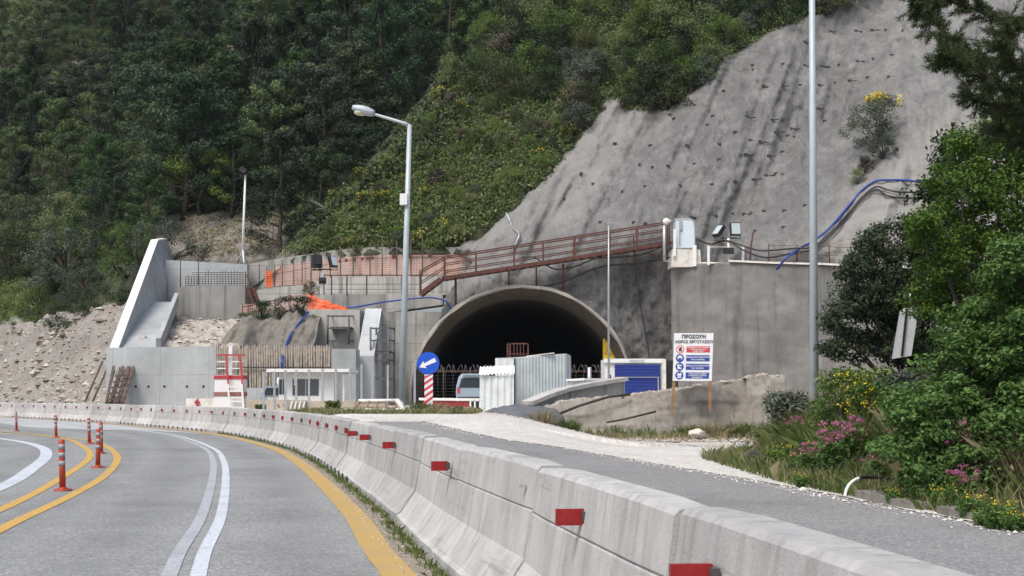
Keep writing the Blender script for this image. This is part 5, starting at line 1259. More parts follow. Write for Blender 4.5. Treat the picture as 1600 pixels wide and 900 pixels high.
def make_shrub(seed,h,mat,name='shrub',flower=None,per=95,ls=.085,w=.6,nc=36,fl_n=40,fl_s=.07):
    r=lit(seed); q=random.Random(seed); o=thing(name,'x','shrub'); cen=[];rad=[];mb=MB()
    for i in range(nc):
        a=q.random()*6.28; zz=q.random(); rr=w*h*math.sqrt(1-zz*zz*.85)*q.random()**.5; c=Vector((math.cos(a)*rr,math.sin(a)*rr,h*(.1+.8*zz))); cen.append(c); rad.append(h*(.13+.08*q.random()))
        if i%2==0: mb.tube([(0,0,-.1),c*.5+Vector((0,0,.05)),c],[.025,.018,.008],4,False)
    mb.build('stem','bark',o)
    V,Fq=clumpleaves(r,np.array(cen),np.array(rad),per,ls,ls*.42,.5,.5,.85,.5); rawmesh('foliage',V,Fq,mat,o)
    if flower:
        pick=[i for i in range(nc) if cen[i].z>h*.45]; cc=np.array([cen[i] for i in pick]); rr=np.array([rad[i] for i in pick])
        V,Fq=clumpleaves(r,cc+np.array([0,0,.06*h]),rr*1.0,max(4,fl_n//max(1,len(pick))),fl_s,fl_s*.8,.6,.5,.9); rawmesh('flowers',V,Fq,flower,o)['kind']='stuff'
    return o
PINES=[make_pine(11,8.5),make_pine(12,9.5,False,.65),make_pine(13,7.5,False,.4),make_pine(14,9.0,True,.6),make_pine(15,10.0,True,.45),make_pine(16,8.0,True,.8)]
BROAD=[make_broad(21,5.5,'oak',.5),make_broad(22,5.0,'oak',.6),make_broad(23,6.0,'maquis',.5),make_broad(24,4.5,'maquis',.62),make_broad(25,5.0,'bright',.48),make_broad(26,4.8,'olive',.55,'grey_bush')]
SHR=[make_shrub(31,1.8,'maquis'),make_shrub(32,1.6,'oak'),make_shrub(33,1.5,'maquis','broom_bush','yellow',90,.09,.55,34,70,.10),make_shrub(34,1.4,'olive'),make_shrub(35,1.3,'dry'),make_shrub(36,1.9,'bright')]
firsts={}
def place(proto,loc,rz,sc,label,group):
    if proto.name not in firsts:
        firsts[proto.name]=1; proto.location=loc; proto.rotation_euler=(0,0,rz); proto.scale=(sc,)*3 if not hasattr(sc,'__len__') else sc; proto['label']=label; proto['group']=group; return proto
    return dup(proto,loc,rz,sc,label,group)
def hz(x,y): return float(H(np.array(x),np.array(y)))+nfac(x,y)*fbm(x*.09,y*.09,2)
def colword(px):
    for lim,wd in((110,'at the left edge of the hill'),(250,'above the white wing wall'),(370,'left of the tall thin mast'),(470,'just right of the tall thin mast'),(560,'left of the street lamp head'),(660,'around the street lamp'),(780,'above the upper terrace walls'),(900,'above the tunnel mouth'),(2000,'above the grey slope')):
        if px<lim: return wd
def rowword(py): return 'at the top' if py<60 else 'high up' if py<160 else 'mid-slope' if py<270 else 'low down'
cands=[]
y=99.0
while y<205:
    step=3.5+.013*(y-100)
    x=-92.0
    while x<40:
        xx=x+random.uniform(-1.4,1.4); yy=y+random.uniform(-1.5,1.5); x+=step
        z=hz(xx,yy); a,b_=proj(xx,yy,z)
        sx=float(spur(xx,yy)); fx=float(forest(xx,yy))
        if sx>fx-1.0: continue                      # on the green spur
        if not(-90<a<1130 and -10<b_<560): continue
        if z<2: continue
        if bool(inpoly([a],[b_-12],SHOT)[0]): continue
        skip=False
        for bp_ in BARE:
            if inpoly([a],[b_-(10 if bp_ is BARE[0] else 12)],bp_)[0]: skip=True
        if skip and random.random()<.92: continue
        if 255<a<450 and b_>352: continue
        cands.append((xx,yy,z,a,b_))
    y+=step*.92
print('forest candidates',len(cands))
random.shuffle(cands); cands=cands[:430]
npn=nbr=0
for xx,yy,z,a,b_ in cands:
    pine_p=.85 if (a>370 or b_>180) else .25
    if a<260 and b_>270: pine_p=.55
    pine=random.random()<pine_p
    if a<115 and b_>430: pine=False
    if pine:
        dark=random.random()<(.5 if a>250 else .35); pr_=random.choice(PINES[3:] if dark else PINES[:3]); sc=random.uniform(.75,1.3)
        if b_>350: sc*=.85
        lab='%s green forest pine, %s, %s'%('dark' if dark else 'grey',rowword(b_-60),colword(a)); npn+=1
    else:
        k=random.random(); pr_=BROAD[0 if k<.24 else 1 if k<.45 else 2 if k<.66 else 3 if k<.84 else 4 if k<.93 else 5]; sc=random.uniform(.7,1.3)
        lab='%s rounded forest tree, %s, %s'%({'oak':'dark','maquis':'olive green','bright':'bright green','olive':'silvery'}[ {0:'oak',1:'oak',2:'maquis',3:'maquis',4:'bright',5:'olive'}[BROAD.index(pr_)] ],rowword(b_-40),colword(a)); nbr+=1
    grp='forest: '+lab
    place(pr_,(xx,yy,z-.3),random.random()*6.28,(sc*random.uniform(.85,1.15),sc*random.uniform(.85,1.15),sc),lab,grp)
print('pines',npn,'broad',nbr)
# named single trees
place(BROAD[5],P(175,372,113),1.0,(1.05,1.0,.95),'silvery grey-green rounded tree above the rubble mound, left of the white wing wall','silvery tree')
for i,(x,yv,Y,pi,s) in enumerate(((130,470,113,2,1.0),(60,487,114,3,1.05),(15,468,116,0,1.1),(205,452,112,3,1.0),(95,440,118,1,1.1),(235,402,112,1,.9),(165,420,117,2,1.0),(30,430,121,3,1.1))):
    place(BROAD[pi],P(x,yv,Y),i*1.7,s,'dense rounded tree at the forest foot, right behind the rubble mound','trees at the forest foot behind the mound')
place(BROAD[4],P(250,40,158),1.0,1.0,'bright green tree near the top left of the forest','bright tree')
for i,(x,yv,Y,s,pi,lab) in enumerate(((440,402,100,1.0,3,'large dark pine right behind the tall thin mast'),(545,392,104,.95,4,'dark pine behind the topmost terrace wall, left of the lamp pole'),(760,150,112,.72,0,'lone pine on the crest of the green spur'),(500,398,102,.9,0,'grey green pine behind the two terrace floodlights'))):
    place(PINES[pi],P(x,yv,Y),i*1.3,s,lab,lab)
# green spur: shrubs one can tell apart and a ground cover
SPUR=[(440,398),(470,350),(590,262),(650,190),(740,100),(820,-10),(1400,-60),(1370,-2),(1262,36),(1140,104),(1070,156),(985,168),(945,152),(930,185),(885,232),(850,278),(800,320),(715,383),(560,392)]
SPUR_OLD=[(470,388),(560,378),(715,383),(800,320),(850,278),(885,232),(930,185),(950,150),(1000,160),(1060,146),(1130,90),(1200,45),(1300,-20),(1180,-30),(900,-30),(850,60),(770,140),(700,215),(640,290),(560,345)]
def spot(px,py,y0=86,y1=190):
    a,c=ray(px,py); 
    Yv=np.linspace(y0,y1,400); z=EYE+c*Yv; hh=H(a*Yv,Yv); k=int(np.argmax(z<hh)); yy=float(Yv[k]); return (a*yy,yy,hz(a*yy,yy))
random.seed(5)
pts=[]
tries=0
while len(pts)<150 and tries<9000:
    tries+=1; x=random.uniform(470,1310); yv=random.uniform(-30,392)
    if not inpoly([x],[yv],SPUR)[0]: continue
    if min([math.hypot(x-a,(yv-b_)*1.2) for a,b_ in pts] or [99])<(17 if yv>150 else 24): continue
    pts.append((x,yv))
for x,yv in pts:
    top=yv<160 or (x>900 and yv<200); k=random.random()
    if top: pr_=SHR[0 if k<.3 else 1 if k<.62 else 3 if k<.8 else 5 if k<.93 else 4]; sc=random.uniform(1.1,2.1)
    else: pr_=SHR[0 if k<.36 else 1 if k<.48 else 2 if k<.68 else 3 if k<.78 else 4 if k<.9 else 5]; sc=random.uniform(.5,1.0)
    kind={0:'olive green shrub',1:'dark green shrub',2:'yellow flowering broom bush',3:'silvery shrub',4:'straw coloured dry shrub',5:'bright green shrub'}[SHR.index(pr_)]
    lab='%s %s on the spur, %s'%(kind,'high' if yv<120 else 'halfway up' if yv<260 else 'low',colword(x))
    loc=spot(x,yv); place(pr_,(loc[0],loc[1],loc[2]-.25),random.random()*6,sc,lab,'spur: '+lab)
for x,yv,s,pi,lab in ((1040,162,2.0,1,'large dark evergreen bush overhanging the top left edge of the grey slope'),(1000,148,1.7,0,'olive bush beside the dark overhanging bush on the slope edge'),(1085,135,1.5,1,'dark bush on the slope edge right of the overhanging bush'),(1112,108,1.0,1,'dark bush on the slope edge, first in the row left of the tall grey pole'),(1150,84,1.1,0,'olive bush on the slope edge, second in the row left of the tall grey pole'),(1185,62,.9,1,'dark bush on the slope edge, third in the row left of the tall grey pole'),(1218,46,1.1,0,'olive bush on the slope edge just left of the tall grey pole'),(1292,6,1.0,1,'dark bush on the slope edge just right of the tall grey pole'),(1020,60,1.9,5,'bright green bush high on the spur above the overhanging bush')):
    loc=spot(x,yv); place(SHR[pi],(loc[0],loc[1],loc[2]-.3),x,s*1.0,lab,lab)
def cover(name,n,poly,size,mat,seed,y0,y1,lift=.1,extra=None):
    r=lit(seed); ps=[]
    bb=np.array(poly); 
    while len(ps)<n:
        xx=r.uniform(bb[:,0].min(),bb[:,0].max(),4000); yy=r.uniform(bb[:,1].min(),bb[:,1].max(),4000); ok=inpoly(xx,yy,poly)
        for x,y_ in zip(xx[ok],yy[ok]):
            if len(ps)>=n: break
            ps.append((x,y_))
    A=np.array([ray(x,y_) for x,y_ in ps]); Yv=np.linspace(y0,y1,260)
    pos=np.zeros((n,3))
    for i in range(n):
        z=EYE+A[i,1]*Yv; hh=H(A[i,0]*Yv,Yv); k=int(np.argmax(z<hh)); yv=Yv[k]; pos[i]=(A[i,0]*yv,yv,hh[k])
    pos[:,2]+=np.array([nfac(p[0],p[1])*fbm(p[0]*.09,p[1]*.09,2)+.25*fbm(p[0]*.5,p[1]*.5,5) for p in pos])
    m_=7; pos=np.repeat(pos,m_,0)+r.normal(size=(n*m_,3))*np.array([.22,.22,.12])+np.array([0,0,lift])
    nr=unit(r.normal(size=pos.shape)*.6+np.array([0,-.3,.5])); ax=r.normal(size=pos.shape)*.6+np.array([0,0,.8])
    s=size*(.6+.8*r.random(len(pos))); V,Fq=leaves(pos,nr,ax,s,s*.45); o=rawmesh(name,V,Fq,mat); o['kind']='stuff'; return o
cover('undergrowth',11000,SPUR,.23,'maquis',61,86,190)
cover('undergrowth',2200,SPUR,.24,'grass',62,86,190); cover('undergrowth',4500,[(480,390),(720,383),(800,322),(870,240),(790,190),(700,240),(620,300)],.22,'grass',68,86,150); cover('undergrowth',500,[(480,390),(720,383),(800,322),(870,240),(790,190),(700,240),(620,300)],.26,'drygrass',69,86,150)
cover('undergrowth',1800,SPUR,.22,'dry',63,86,190)
cover('undergrowth',420,SPUR,.30,'oak',64,86,190)
FOR=[(-60,-20),(860,-20),(760,140),(640,280),(560,340),(450,395),(440,340),(260,345),(200,430),(-60,500)]
cover('undergrowth',3600,FOR,.5,'oak',65,96,230,.2)
cover('undergrowth',1600,FOR,.45,'maquis',66,96,230,.2)
cover('dry_grass',500,[(260,352),(440,350),(450,398),(300,412)],.22,'drygrass',67,90,130,.05)
for (px0,py0,lab,mt) in ((0,0,'',None),):
    pass
# dead branch
t=MB(); t.tube(catmull([P(532,352,97),P(524,338,97),P(512,328,97),P(498,320,97),P(486,313,97)],5),[.09-.0035*i for i in range(21)],6); t.tube([P(512,328,97),P(498,326,97),P(490,330,97)],[.04,.03,.01],5); t.tube([P(505,323,97),P(492,314,97.4)],[.04,.01],5); tag(t.build('dead_branch','bark_grey'),'bare bleached branch sticking out of the slope behind the terraces','branch')
# shrubs on the rocks of the terraces
for x,yv,Y,s,lab in ((410,497,83.0,.75,'left one of two round bushes on the brown rock'),(462,494,82.6,.85,'right one of two round bushes on the brown rock'),(383,500,85,.4,'tiny bush under the small rusty stair frame')):
    place(SHR[1],P(x,yv+6,Y),x,(s*1.9,s*1.7,s*1.05),lab,lab)
place(SHR[4],P(486,462,84),0,.7,'dry twiggy bush beside the orange crumpled net','dry bush')
# broom bush on the grey slope
def slopeloc(x,y_): return P(x,y_,slopeY(x,y_))
bb=make_shrub(71,2.7,'broomgrey','broom_bush',None,150,.13,.78,44)
bb.location=slopeloc(1372,222)+Vector((0,-.2,-.3)); bb.rotation_euler=(0,0,.5); bb.scale=(1.15,1.0,1.15); bb['label']='large grey-green broom topped with yellow flowers on the grey slope'; bb['category']='shrub'
r=lit(72); cc=np.array([(q.uniform(-.75,1.0),q.uniform(-.8,.6),2.45+.35*q.random()) for q in [random.Random(k) for k in range(26)]]); cc[:,2]-=.28*np.abs(cc[:,0]-.25)
V,Fq=clumpleaves(r,cc,np.full(26,.26),26,.10,.085,.5,.4,.9); rawmesh('flowers',V,Fq,'yellow',bb)['kind']='stuff'
place(SHR[3],slopeloc(1380,248),1,1.0,'grey-green shrub just below the flowering broom on the grey slope','low broom')
place(SHR[4],slopeloc(1352,270),1,.8,'straw coloured tuft under the broom on the grey slope','dry tuft')
place(SHR[0],slopeloc(1340,288),1,.55,'small green shrub lowest of the plants on the grey slope','low shrub')

# ---------------------------------------------------------------- right bank: bushes close to the camera
def big_bush(name,label,cat_,base,blobs,mat,per,ls,lw,seed,stem='bark',flat=.8,droop=0,up=.45,out=.5,clr=.35,tips=None):
    """blobs: (centre px,py,Y, rx,ry(m)) that the foliage fills; stems reach every blob"""
    r=lit(seed); q=random.Random(seed); o=thing(name,label,cat_); o.location=base; cen=[];rad=[];mb=MB()
    for (x,y_,Y,rx,rz,n_) in blobs:
        c=P(x,y_,Y); tgt=c
        mb.tube(catmull([Vector(base),Vector(base).lerp(c,.5)+Vector((q.uniform(-.2,.2),q.uniform(-.2,.2),.1)),c],6),[.055-.0035*i for i in range(13)],5,False)
        for k in range(n_):
            a=q.random()*6.28; b_=math.acos(q.uniform(-1,1)); rr=q.random()**.4
            d=Vector((math.sin(b_)*math.cos(a)*rx,math.sin(b_)*math.sin(a)*rx*.9,math.cos(b_)*rz))*rr; cen.append(c+d); rad.append(clr*(.6+.7*q.random()))
            if k%3==0: mb.tube([c,c+d*.6,c+d],[.018,.012,.004],4,False)
    st=mb.build('stem',stem,o); 
    V,Fq=clumpleaves(r,np.array(cen),np.array(rad),per,ls,lw,up,out,flat,0,droop); V=V-np.array(base); f=rawmesh('foliage',V,Fq,mat,o)
    return o,np.array(cen),np.array(rad)
M['holm']=leafmat('holm_oak_leaves',(.026,.040,.020),(.062,.088,.042),None,.12,0)
M['laurel']=leafmat('laurel_leaves',(.04,.09,.014),(.13,.215,.03),None,.3,0)
M['fig']=leafmat('broad_soft_leaves',(.045,.105,.024),(.15,.25,.065),None,.35,0)
M['pineneedle']=leafmat('long_pine_needles',(.030,.050,.018),(.075,.105,.035),None,.2,0)
def gb_(x,y_,Y): v=P(x,y_,Y); return Vector((v.x,Y,float(zbank(v.x,Y))-.1))
big_bush('evergreen_bush','dark evergreen bush leaning left in front of the head wall','bush',gb_(1440,600,31),[(1440,470,31,1.3,1.3,34),(1390,440,31,1.0,.8,26),(1345,490,31,.75,.9,22),(1330,420,30.5,.35,.3,7),(1380,385,31,.7,.35,14),(1310,500,30.5,.35,.3,8),(1420,360,31.3,.7,.35,12),(1400,540,31,.9,.6,20),(1300,545,30.4,.3,.16,6),(1360,450,31.2,.9,.8,24),(1410,500,31.4,1.0,.9,26),(1350,400,31,.4,.25,7),(1330,540,31,.5,.3,9),(1470,400,31.5,.9,.9,20)],'holm',210,.075,.04,81,clr=.30,flat=.7)
big_bush('laurel_bush','tall bright green laurel at the right edge under the pine branches','bush',gb_(1560,640,26),[(1560,330,26,1.0,.9,34),(1500,290,26,.7,.55,18),(1590,250,26,.7,.6,18),(1480,400,26,.75,.7,24),(1540,450,26,1.0,.9,34),(1450,340,25.5,.45,.3,8),(1510,225,26,.4,.3,8),(1575,205,26.5,.55,.4,16),(1610,165,27,.6,.5,16),(1620,420,26,.9,1.2,30),(1460,470,26.3,.6,.5,14),(1600,540,26,.8,.9,24)],'laurel',170,.075,.04,82,clr=.27)
big_bush('broadleaf_bush','large soft green bush in front of the tilted cabinet','bush',gb_(1520,740,18),[(1530,560,18,.75,.6,44),(1455,650,17.8,.6,.45,32),(1570,500,18,.55,.5,26),(1600,430,17.6,.45,.45,22),(1560,620,17.5,.9,.6,44),(1480,680,17.3,.7,.5,36),(1420,690,17.3,.45,.35,16),(1620,560,17.3,.6,.7,28),(1540,720,17,.6,.3,22),(1590,680,16.8,.6,.4,24),(1440,740,17,.4,.22,12)],'fig',190,.066,.04,83,clr=.22,flat=.6,droop=.5,up=.8,out=.4)
big_bush('evergreen_bush','shady dark bush deep in the right edge behind the laurel','bush',gb_(1660,640,30),[(1620,300,30,1.6,1.6,40),(1530,260,30,1.1,.8,26),(1500,370,30.5,1.0,1.0,30),(1460,300,30.5,.4,.3,8),(1600,180,30,1.2,.8,24),(1560,480,30,1.5,1.2,40),(1640,560,29,1.3,1.3,34),(1500,560,30,1.0,.8,26)],'oak',100,.12,.06,84,clr=.4)
big_bush('broom_bush','yellow flowering bush at the foot of the right grey pole','bush',gb_(1330,680,24),[(1320,600,24,.5,.3,16),(1345,640,24,.6,.4,20),(1300,640,24.3,.4,.3,10),(1370,610,24,.4,.35,12)],'maquis',70,.07,.03,85,clr=.2)
r=lit(86); cc=np.array([P(1300+70*random.random(),575+70*random.random(),23.6) for _ in range(46)])
V,Fq=clumpleaves(r,cc,np.full(46,.07),5,.032,.026,.6,.3,.9); o=[x for x in bpy.data.objects if x.get('label','').startswith('yellow flowering bush at the foot')][0]; rawmesh('flowers',V-np.array(o.location),Fq,'yellow',o)['kind']='stuff'
# pine branches hanging in at the top right
pn=thing('pine_tree','long-needled pine whose branches hang in at the top right corner','tree'); Yp=21.0; pb=P(1760,640,Yp); pb.z=float(zbank(pb.x,Yp))-.1; pn.location=pb
mb=MB(); tpz=P(1740,-260,Yp); mb.tube([pb,pb.lerp(tpz,.5)+Vector((.1,0,0)),tpz],[.24,.18,.10],10)
BR=[[(1750,120),(1640,60),(1540,20),(1460,-5),(1438,5)],[(1750,90),(1640,95),(1560,100),(1500,75),(1455,30)],[(1750,180),(1660,150),(1580,140),(1510,100),(1475,92)],[(1745,230),(1650,190),(1570,170),(1520,150)],[(1745,40),(1650,0),(1560,-40),(1480,-40)],[(1750,260),(1660,240),(1600,215),(1555,205)],[(1745,150),(1680,110),(1620,120),(1560,75)],[(1745,200),(1690,215),(1630,190),(1590,180)],[(1745,20),(1690,30),(1620,25),(1570,55)]]
tw_p=[];tw_d=[]
for bi,bpts in enumerate(BR):
    c=catmull([P(x,y_,Yp+.5*math.sin(bi*2.1)+(.25*k if bi%2 else -.2*k)) for k,(x,y_) in enumerate(bpts)],8); n_=len(c); mb.tube(c,[.05*(1-.85*i/n_)+.006 for i in range(n_)],6,False)
    for i in range(4,n_):
        for k in range(5):
            d=(c[i]-c[i-1]).normalized(); s=Vector((random.gauss(0,.6),random.gauss(0,.6),random.gauss(-.1,.55)))+d*.7; s.normalize(); L=random.uniform(.14,.42); mb.tube([c[i],c[i]+s*L],[.008,.003],4,False)
            for q in range(9): u=.25+.75*q/8; tw_p.append(c[i]+s*L*u); tw_d.append(s)
pnt=mb.build('trunk','bark',pn)
r=lit(88); tp_=np.repeat(np.array(tw_p),10,0); td_=np.repeat(np.array(tw_d),10,0); dirn=unit(td_*.9+r.normal(size=td_.shape)*.75); L=.075+.035*r.random(len(tp_)); pos=tp_+dirn*(L/2)[:,None]
V,Fq=leaves(pos,unit(np.cross(dirn,r.normal(size=dirn.shape))),dirn,L,np.full(len(pos),.010)); rawmesh('needles',V-np.array(pb),Fq,'pineneedle',pn)

# grass, weeds and flowers on the bank
def blades(name,n,fn,mat,seed,h0,h1,wd=.012,lean=.4):
    r=lit(seed); B=np.array([fn(r) for _ in range(n)]); hgt=r.uniform(h0,h1,n)
    d=unit(np.stack([r.normal(size=n)*lean,r.normal(size=n)*lean,np.ones(n)],1)); a=r.uniform(0,6.28,n); sd=np.stack([np.cos(a),np.sin(a),0*a],1)
    b2=B+d*(hgt*.6)[:,None]; tip=B+d*hgt[:,None]+np.stack([r.normal(size=n)*.25*hgt,r.normal(size=n)*.25*hgt,-.08*hgt],1)
    w_=wd*(.6+.8*r.random(n))[:,None]
    V=np.stack([B-sd*w_,B+sd*w_,b2+sd*w_*.7,tip,b2-sd*w_*.7],1).reshape(-1,3); o=rawmesh(name,V,np.arange(5*n).reshape(n,5),mat); o['kind']='stuff'; return o
def bankpt(r,far=4.5):
    while True:
        y_=r.uniform(9,38) ; e=float(np.interp(y_,[0,8,13.9,21,29.8,34,38,44,60],[6.2,5.7,5.0,4.0,3.9,6.6,8.3,8.6,9.5])); x=e+.02+far*r.random()**1.3
        return (x,y_,float(zbank(np.array(x),np.array(y_)))-.03)
blades('grass',30000,lambda r:bankpt(r,6),'grass',91,.10,.42,.007)
blades('dry_grass',6500,lambda r:bankpt(r,5),'drygrass',92,.15,.55,.005)
def edgept(r):   # weeds at the foot of the barrier, road side and yard side
    y_=8+42*r.random()**1.3; k=fbm(y_*.9,3.0); 
    if k<-.05: y_+=.3
    return (barr_x(y_)-.02-.06*abs(r.normal()),y_,0)
blades('grass',3600,edgept,'grass',93,.03,.12,.005,.7)
def yardpt(r):
    y_=r.uniform(40.0,47.3); x=max(barr_x(y_)+.9,-11.5)+0; x=r.uniform(x,-1.0); return (x,y_,float(zg(np.array(x),np.array(y_)))-.02)
blades('grass',9000,yardpt,'grass',94,.06,.24,.014)
blades('dry_grass',5000,yardpt,'drygrass',95,.06,.3,.012)
def lwpt(r): x=r.uniform(-.8,8.6); y_=r.uniform(42.3,45.6); return (x,y_,.02) 
blades('dry_grass',2000,lwpt,'drygrass',96,.05,.3,.010); blades('grass',1500,lambda r:(r.uniform(.5,8.8),r.uniform(44.2,45.5),.02),'grass',97,.1,.5,.012)
# herb and flower clumps (things)
def herb(seed,h,mat,flower,name,cat_,nf,fs,leaf=.09,n=18,w=.4):
    r=lit(seed); q=random.Random(seed); o=thing(name,'x',cat_); mb=MB(); tips=[]
    for i in range(n):
        a=q.random()*6.28; R=w*h*q.random()**.6; tip=Vector((math.cos(a)*R,math.sin(a)*R,h*(.6+.4*q.random()))); mb.tube([(0,0,-.05),tip*.5+Vector((0,0,.1*h)),tip],[.008,.006,.003],4,False); tips.append(tip)
    mb.build('stems',M[mat],o); T=np.array(tips)
    cen=np.concatenate([T*.35,T*.6,T*.8]); V,Fq=clumpleaves(r,cen,np.full(len(cen),.10*h+.05),26,leaf,leaf*.38,.5,.5,.9,.3); rawmesh('foliage',V,Fq,mat,o)
    if flower: V,Fq=clumpleaves(r,T+np.array([0,0,.02]),np.full(n,fs),nf,.026,.02,.5,.4,.8); rawmesh('flowers',V,Fq,flower,o)['kind']='stuff'
    return o
HB=[herb(101,.75,'fig','pink','valerian_plant','flower',38,.065,.08,20,.45),herb(102,.6,'fig','yellow','yellow_flower','flower',3,.025,.07,26,.5),herb(103,.7,'maquis',None,'weed_plant','weed',0,0,.09,22,.5),herb(104,.55,'grass',None,'weed_plant','weed',0,0,.10,24,.6),herb(105,.6,'olive',None,'weed_plant','weed',0,0,.08,22,.55)]
def bankspot(px,py): return hitg(px,py,lambda a,b_:np.maximum(zbank(a,b_),-.05),8,60)
def tuft(seed,mat,h,nb):
    r=lit(seed); o=thing('grass_tuft','x','grass tuft'); n=nb
    B=np.stack([r.normal(size=n)*.10,r.normal(size=n)*.10,np.full(n,-.03)],1); d=unit(np.stack([B[:,0]*2.2+r.normal(size=n)*.25,B[:,1]*2.2+r.normal(size=n)*.25,np.ones(n)],1)); hg=h*r.uniform(.5,1,n); a=r.uniform(0,6.28,n); sd=np.stack([np.cos(a),np.sin(a),0*a],1)*.0042
    m1=B+d*(hg*.55)[:,None]; tp=B+d*hg[:,None]*.95+np.stack([d[:,0]*hg*.35,d[:,1]*hg*.35,-.12*hg],1)
    rawmesh('blades',np.stack([B-sd,B+sd,m1+sd*.8,tp,m1-sd*.8],1).reshape(-1,3),np.arange(5*n).reshape(n,5),mat,o)['kind']='stuff'
    V,Fq=clumpleaves(r,B[:30]+d[:30]*hg[:30,None]*.4,np.full(30,.06),8,.07,.025,.3,.6,1,.6); rawmesh('foliage',V,Fq,mat,o); return o
TUF=[tuft(111,'grass',.7,620),tuft(112,'drygrass',.65,450),tuft(113,'grass',.55,520)]
VAL=[((1300,748),1.0,'pink flowering valerian on the bank behind the white arched pipe'),((1322,738),1.15,'pinkest valerian cluster, uphill of the white arched pipe'),((1268,752),.8,'small pink valerian near the white roadside stone'),((1375,760),.7,'pink valerian beside the black end of the arched pipe'),((1520,775),1.2,'tall pink valerian before the large soft bush'),((1545,765),1.1,'second tall pink valerian before the large soft bush, farther right'),((1505,795),.7,'low pink valerian above the nearer kerb block'),((1412,690),.8,'pink valerian halfway up the bank against the soft bush'),((1245,690),.7,'pale pink valerian at the far end of the bank')]
for (x,y_),s,lab in VAL: p=bankspot(x,y_); place(HB[0],(p.x,p.y,p.z-.05),x,s,lab,'pink valerian on the bank')
YF=[(1240,742),(1285,706),(1300,700),(1222,728),(1252,765),(1400,800),(1440,795),(1475,800),(1540,832),(1560,838),(1516,818),(1265,722),(1330,706),(1590,842),(1430,778)]
for i,(x,y_) in enumerate(YF):
    p=bankspot(x,y_); place(HB[1],(p.x,p.y,p.z-.03),x,random.uniform(.45,.8),'yellow daisies '+('at the lane edge below the nearer kerb block' if x>1500 else 'between the arched pipe and the lane edge' if x>1330 and y_>770 else 'on the bank left of the arched pipe' if y_>740 else 'high on the bank behind the pink valerian'),'yellow daisies on the bank %d'%(0 if x>1500 else 1 if x>1330 and y_>770 else 2 if y_>740 else 3))
random.seed(17)
for k in range(190):
    y_=random.uniform(10.5,25) if k<60 else random.uniform(20,38); e=float(np.interp(y_,[0,8,13.9,21,29.8,34,38,44,60],[6.2,5.7,5.0,4.0,3.9,6.6,8.3,8.6,9.5])); x=e+.3+random.random()**1.1*5.0; a,b_=proj(x,y_,float(zbank(x,y_)))
    pr_=random.choice(HB[2:]+TUF+TUF); mt=('straw' if pr_ is TUF[1] else 'fresh green') if pr_ in TUF else {2:'olive green',3:'fresh green',4:'grey green'}[HB.index(pr_)]; kd='grass tuft' if pr_ in TUF else 'weed'
    zone='far end near the grey pole' if y_>28 else 'uphill of the white arched pipe' if y_>18 else 'near end by the kerb blocks'
    place(pr_,(x,y_,float(zbank(x,y_))-.05),random.random()*6,random.uniform(.6,1.4)*(1.25 if x-e>1.2 else .5),'%s %s on the bank, %s'%(mt,kd,zone),'%s %s, %s'%(mt,kd,zone))
WY=[((440,640),.9,'green shrub before the striped beige block',52,'a'),((408,638),1.1,'green shrub beside the pale blue truck',51,'b'),((520,648),1.3,'round green weed on the verge before the long beige block',45,'c'),((560,656),.8,'grass clump under the left end of the fallen gate',43.5,'d'),((655,650),1.3,'grass clump at the foot of the blue sign, left side',43.5,'e'),((685,650),1.4,'grass clump at the foot of the blue sign, right side',43.6,'f'),((715,655),1.0,'grass clump left of the dark soil heap',43.8,'g'),((850,672),1.2,'tall weed before the left end of the crumbling low wall',43.8,'i'),((890,676),.9,'weed before the crumbling low wall, under the parapet',44,'j'),((1080,672),1.1,'grey green weed beside the pale oblong boulder',44.3,'k'),((1115,672),1.4,'tall weed right of the pale oblong boulder',44.3,'l'),((1150,676),1.2,'dry weed before the broken end of the low wall',44.2,'m'),((1185,680),1.3,'weed at the right end of the crumbling low wall',43.8,'n'),((958,678),.6,'small weed on the gravel below the low wall',43.8,'o')]
for (x,y_),s,lab,Y,g_ in WY:
    p=P(x,y_,Y); z=float(zg(p.x,Y)); place((HB[3] if g_ in 'abc' else TUF[0 if ord(g_)%3 else 1]),(p.x,Y,z-.05),x,s*(.7 if Y>43.4 and x<720 else 1.0),lab,lab)
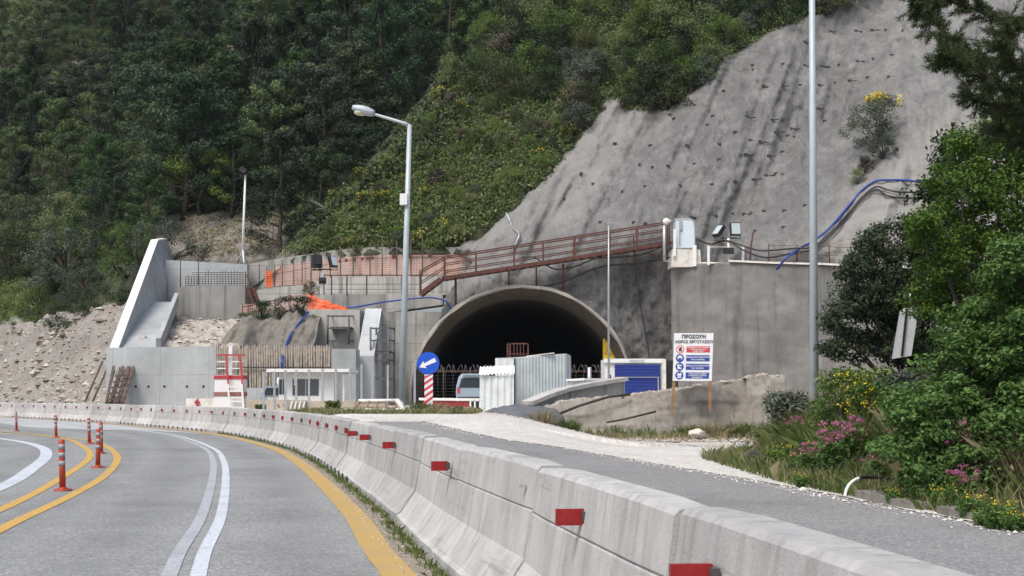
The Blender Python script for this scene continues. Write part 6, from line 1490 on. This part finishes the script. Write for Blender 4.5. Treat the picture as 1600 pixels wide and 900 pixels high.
# loose stones on mound and terrace (uncountable)
def stones(name,n,fn,seed,s0,s1,mat):
    r=lit(seed); base=[(1,0,0),(-1,0,0),(0,1,0),(0,-1,0),(0,0,1),(0,0,-1)]; tri=[(0,2,4),(2,1,4),(1,3,4),(3,0,4),(2,0,5),(1,2,5),(3,1,5),(0,3,5)]
    B=np.array(base,float); V=[];Fq=[]
    for i in range(n):
        p=np.array(fn(r)); s=s0+(s1-s0)*r.random()**3; v=B*(s*(.5+r.random((6,1))*.7))*np.array([1.2,1,.7]); a=r.uniform(0,6.28); Rm=np.array([[math.cos(a),-math.sin(a),0],[math.sin(a),math.cos(a),0],[0,0,1]]); V.append(v@Rm.T+p); Fq.append(np.array(tri)+6*i)
    o=rawmesh(name,np.concatenate(V),np.concatenate(Fq),mat); o['kind']='stuff'; return o
M['palestones']=leafmat('pale_pebbles',(.40,.38,.34),(.72,.70,.66),None,0,0)
M['stones']=leafmat('loose_stones',(.20,.165,.13),(.50,.46,.40),None,0,0)
stones('stones',3400,lambda r:tuple(mound(r.random(),.02+.82*r.random())),201,.03,.20,'stones')
stones('stones',260,lambda r:tuple(mound(r.random(),.02+.8*r.random())),207,.16,.5,'stones')
stones('stones',900,lambda r:tuple(infill(r.random(),.1+.85*r.random())),202,.04,.2,'stones')
stones('gravel',1500,lambda r:tuple(lwfn(.05+.95*r.random(),.80+.2*r.random())),203,.02,.10,'stones')
def edge_st(r):
    y_=12+(LEND-12.5)*r.random(); x=float(np.interp(y_,ly,lx))+r.normal()*.16-.12; return (x,y_,float(zg(np.array(x),np.array(y_)))+.03)
stones('gravel',2200,edge_st,205,.006,.03,'palestones')
def edge_st2(r):
    y_=2+60*r.random()**1.5; x=barr_x(y_)-.05-.3*r.random(); return (x,y_,.006)
stones('gravel',2200,edge_st2,206,.004,.018,'stones')
def aps(r): x=r.uniform(-1,8.5); y_=r.uniform(41,45.2); return (x,y_,float(zg(np.array(x),np.array(y_)))+.01)
stones('gravel',1600,aps,204,.015,.10,'stones')

# thin summer haze that lets the far forest fade
hz_=MB(); hz_.box((0,1300,148),(6400,3400,299.6)); ho=hz_.build('haze','black'); ho['kind']='stuff'
m=bpy.data.materials.new('haze_air'); m.use_nodes=True; n=m.node_tree.nodes; l=m.node_tree.links; n.remove(n['Principled BSDF'])
pv=n.new('ShaderNodeVolumePrincipled'); pv.inputs['Color'].default_value=(.78,.86,.95,1); pv.inputs['Density'].default_value=HAZE; l.new(pv.outputs[0],n['Material Output'].inputs['Volume'])
ho.data.materials.clear(); ho.data.materials.append(m)
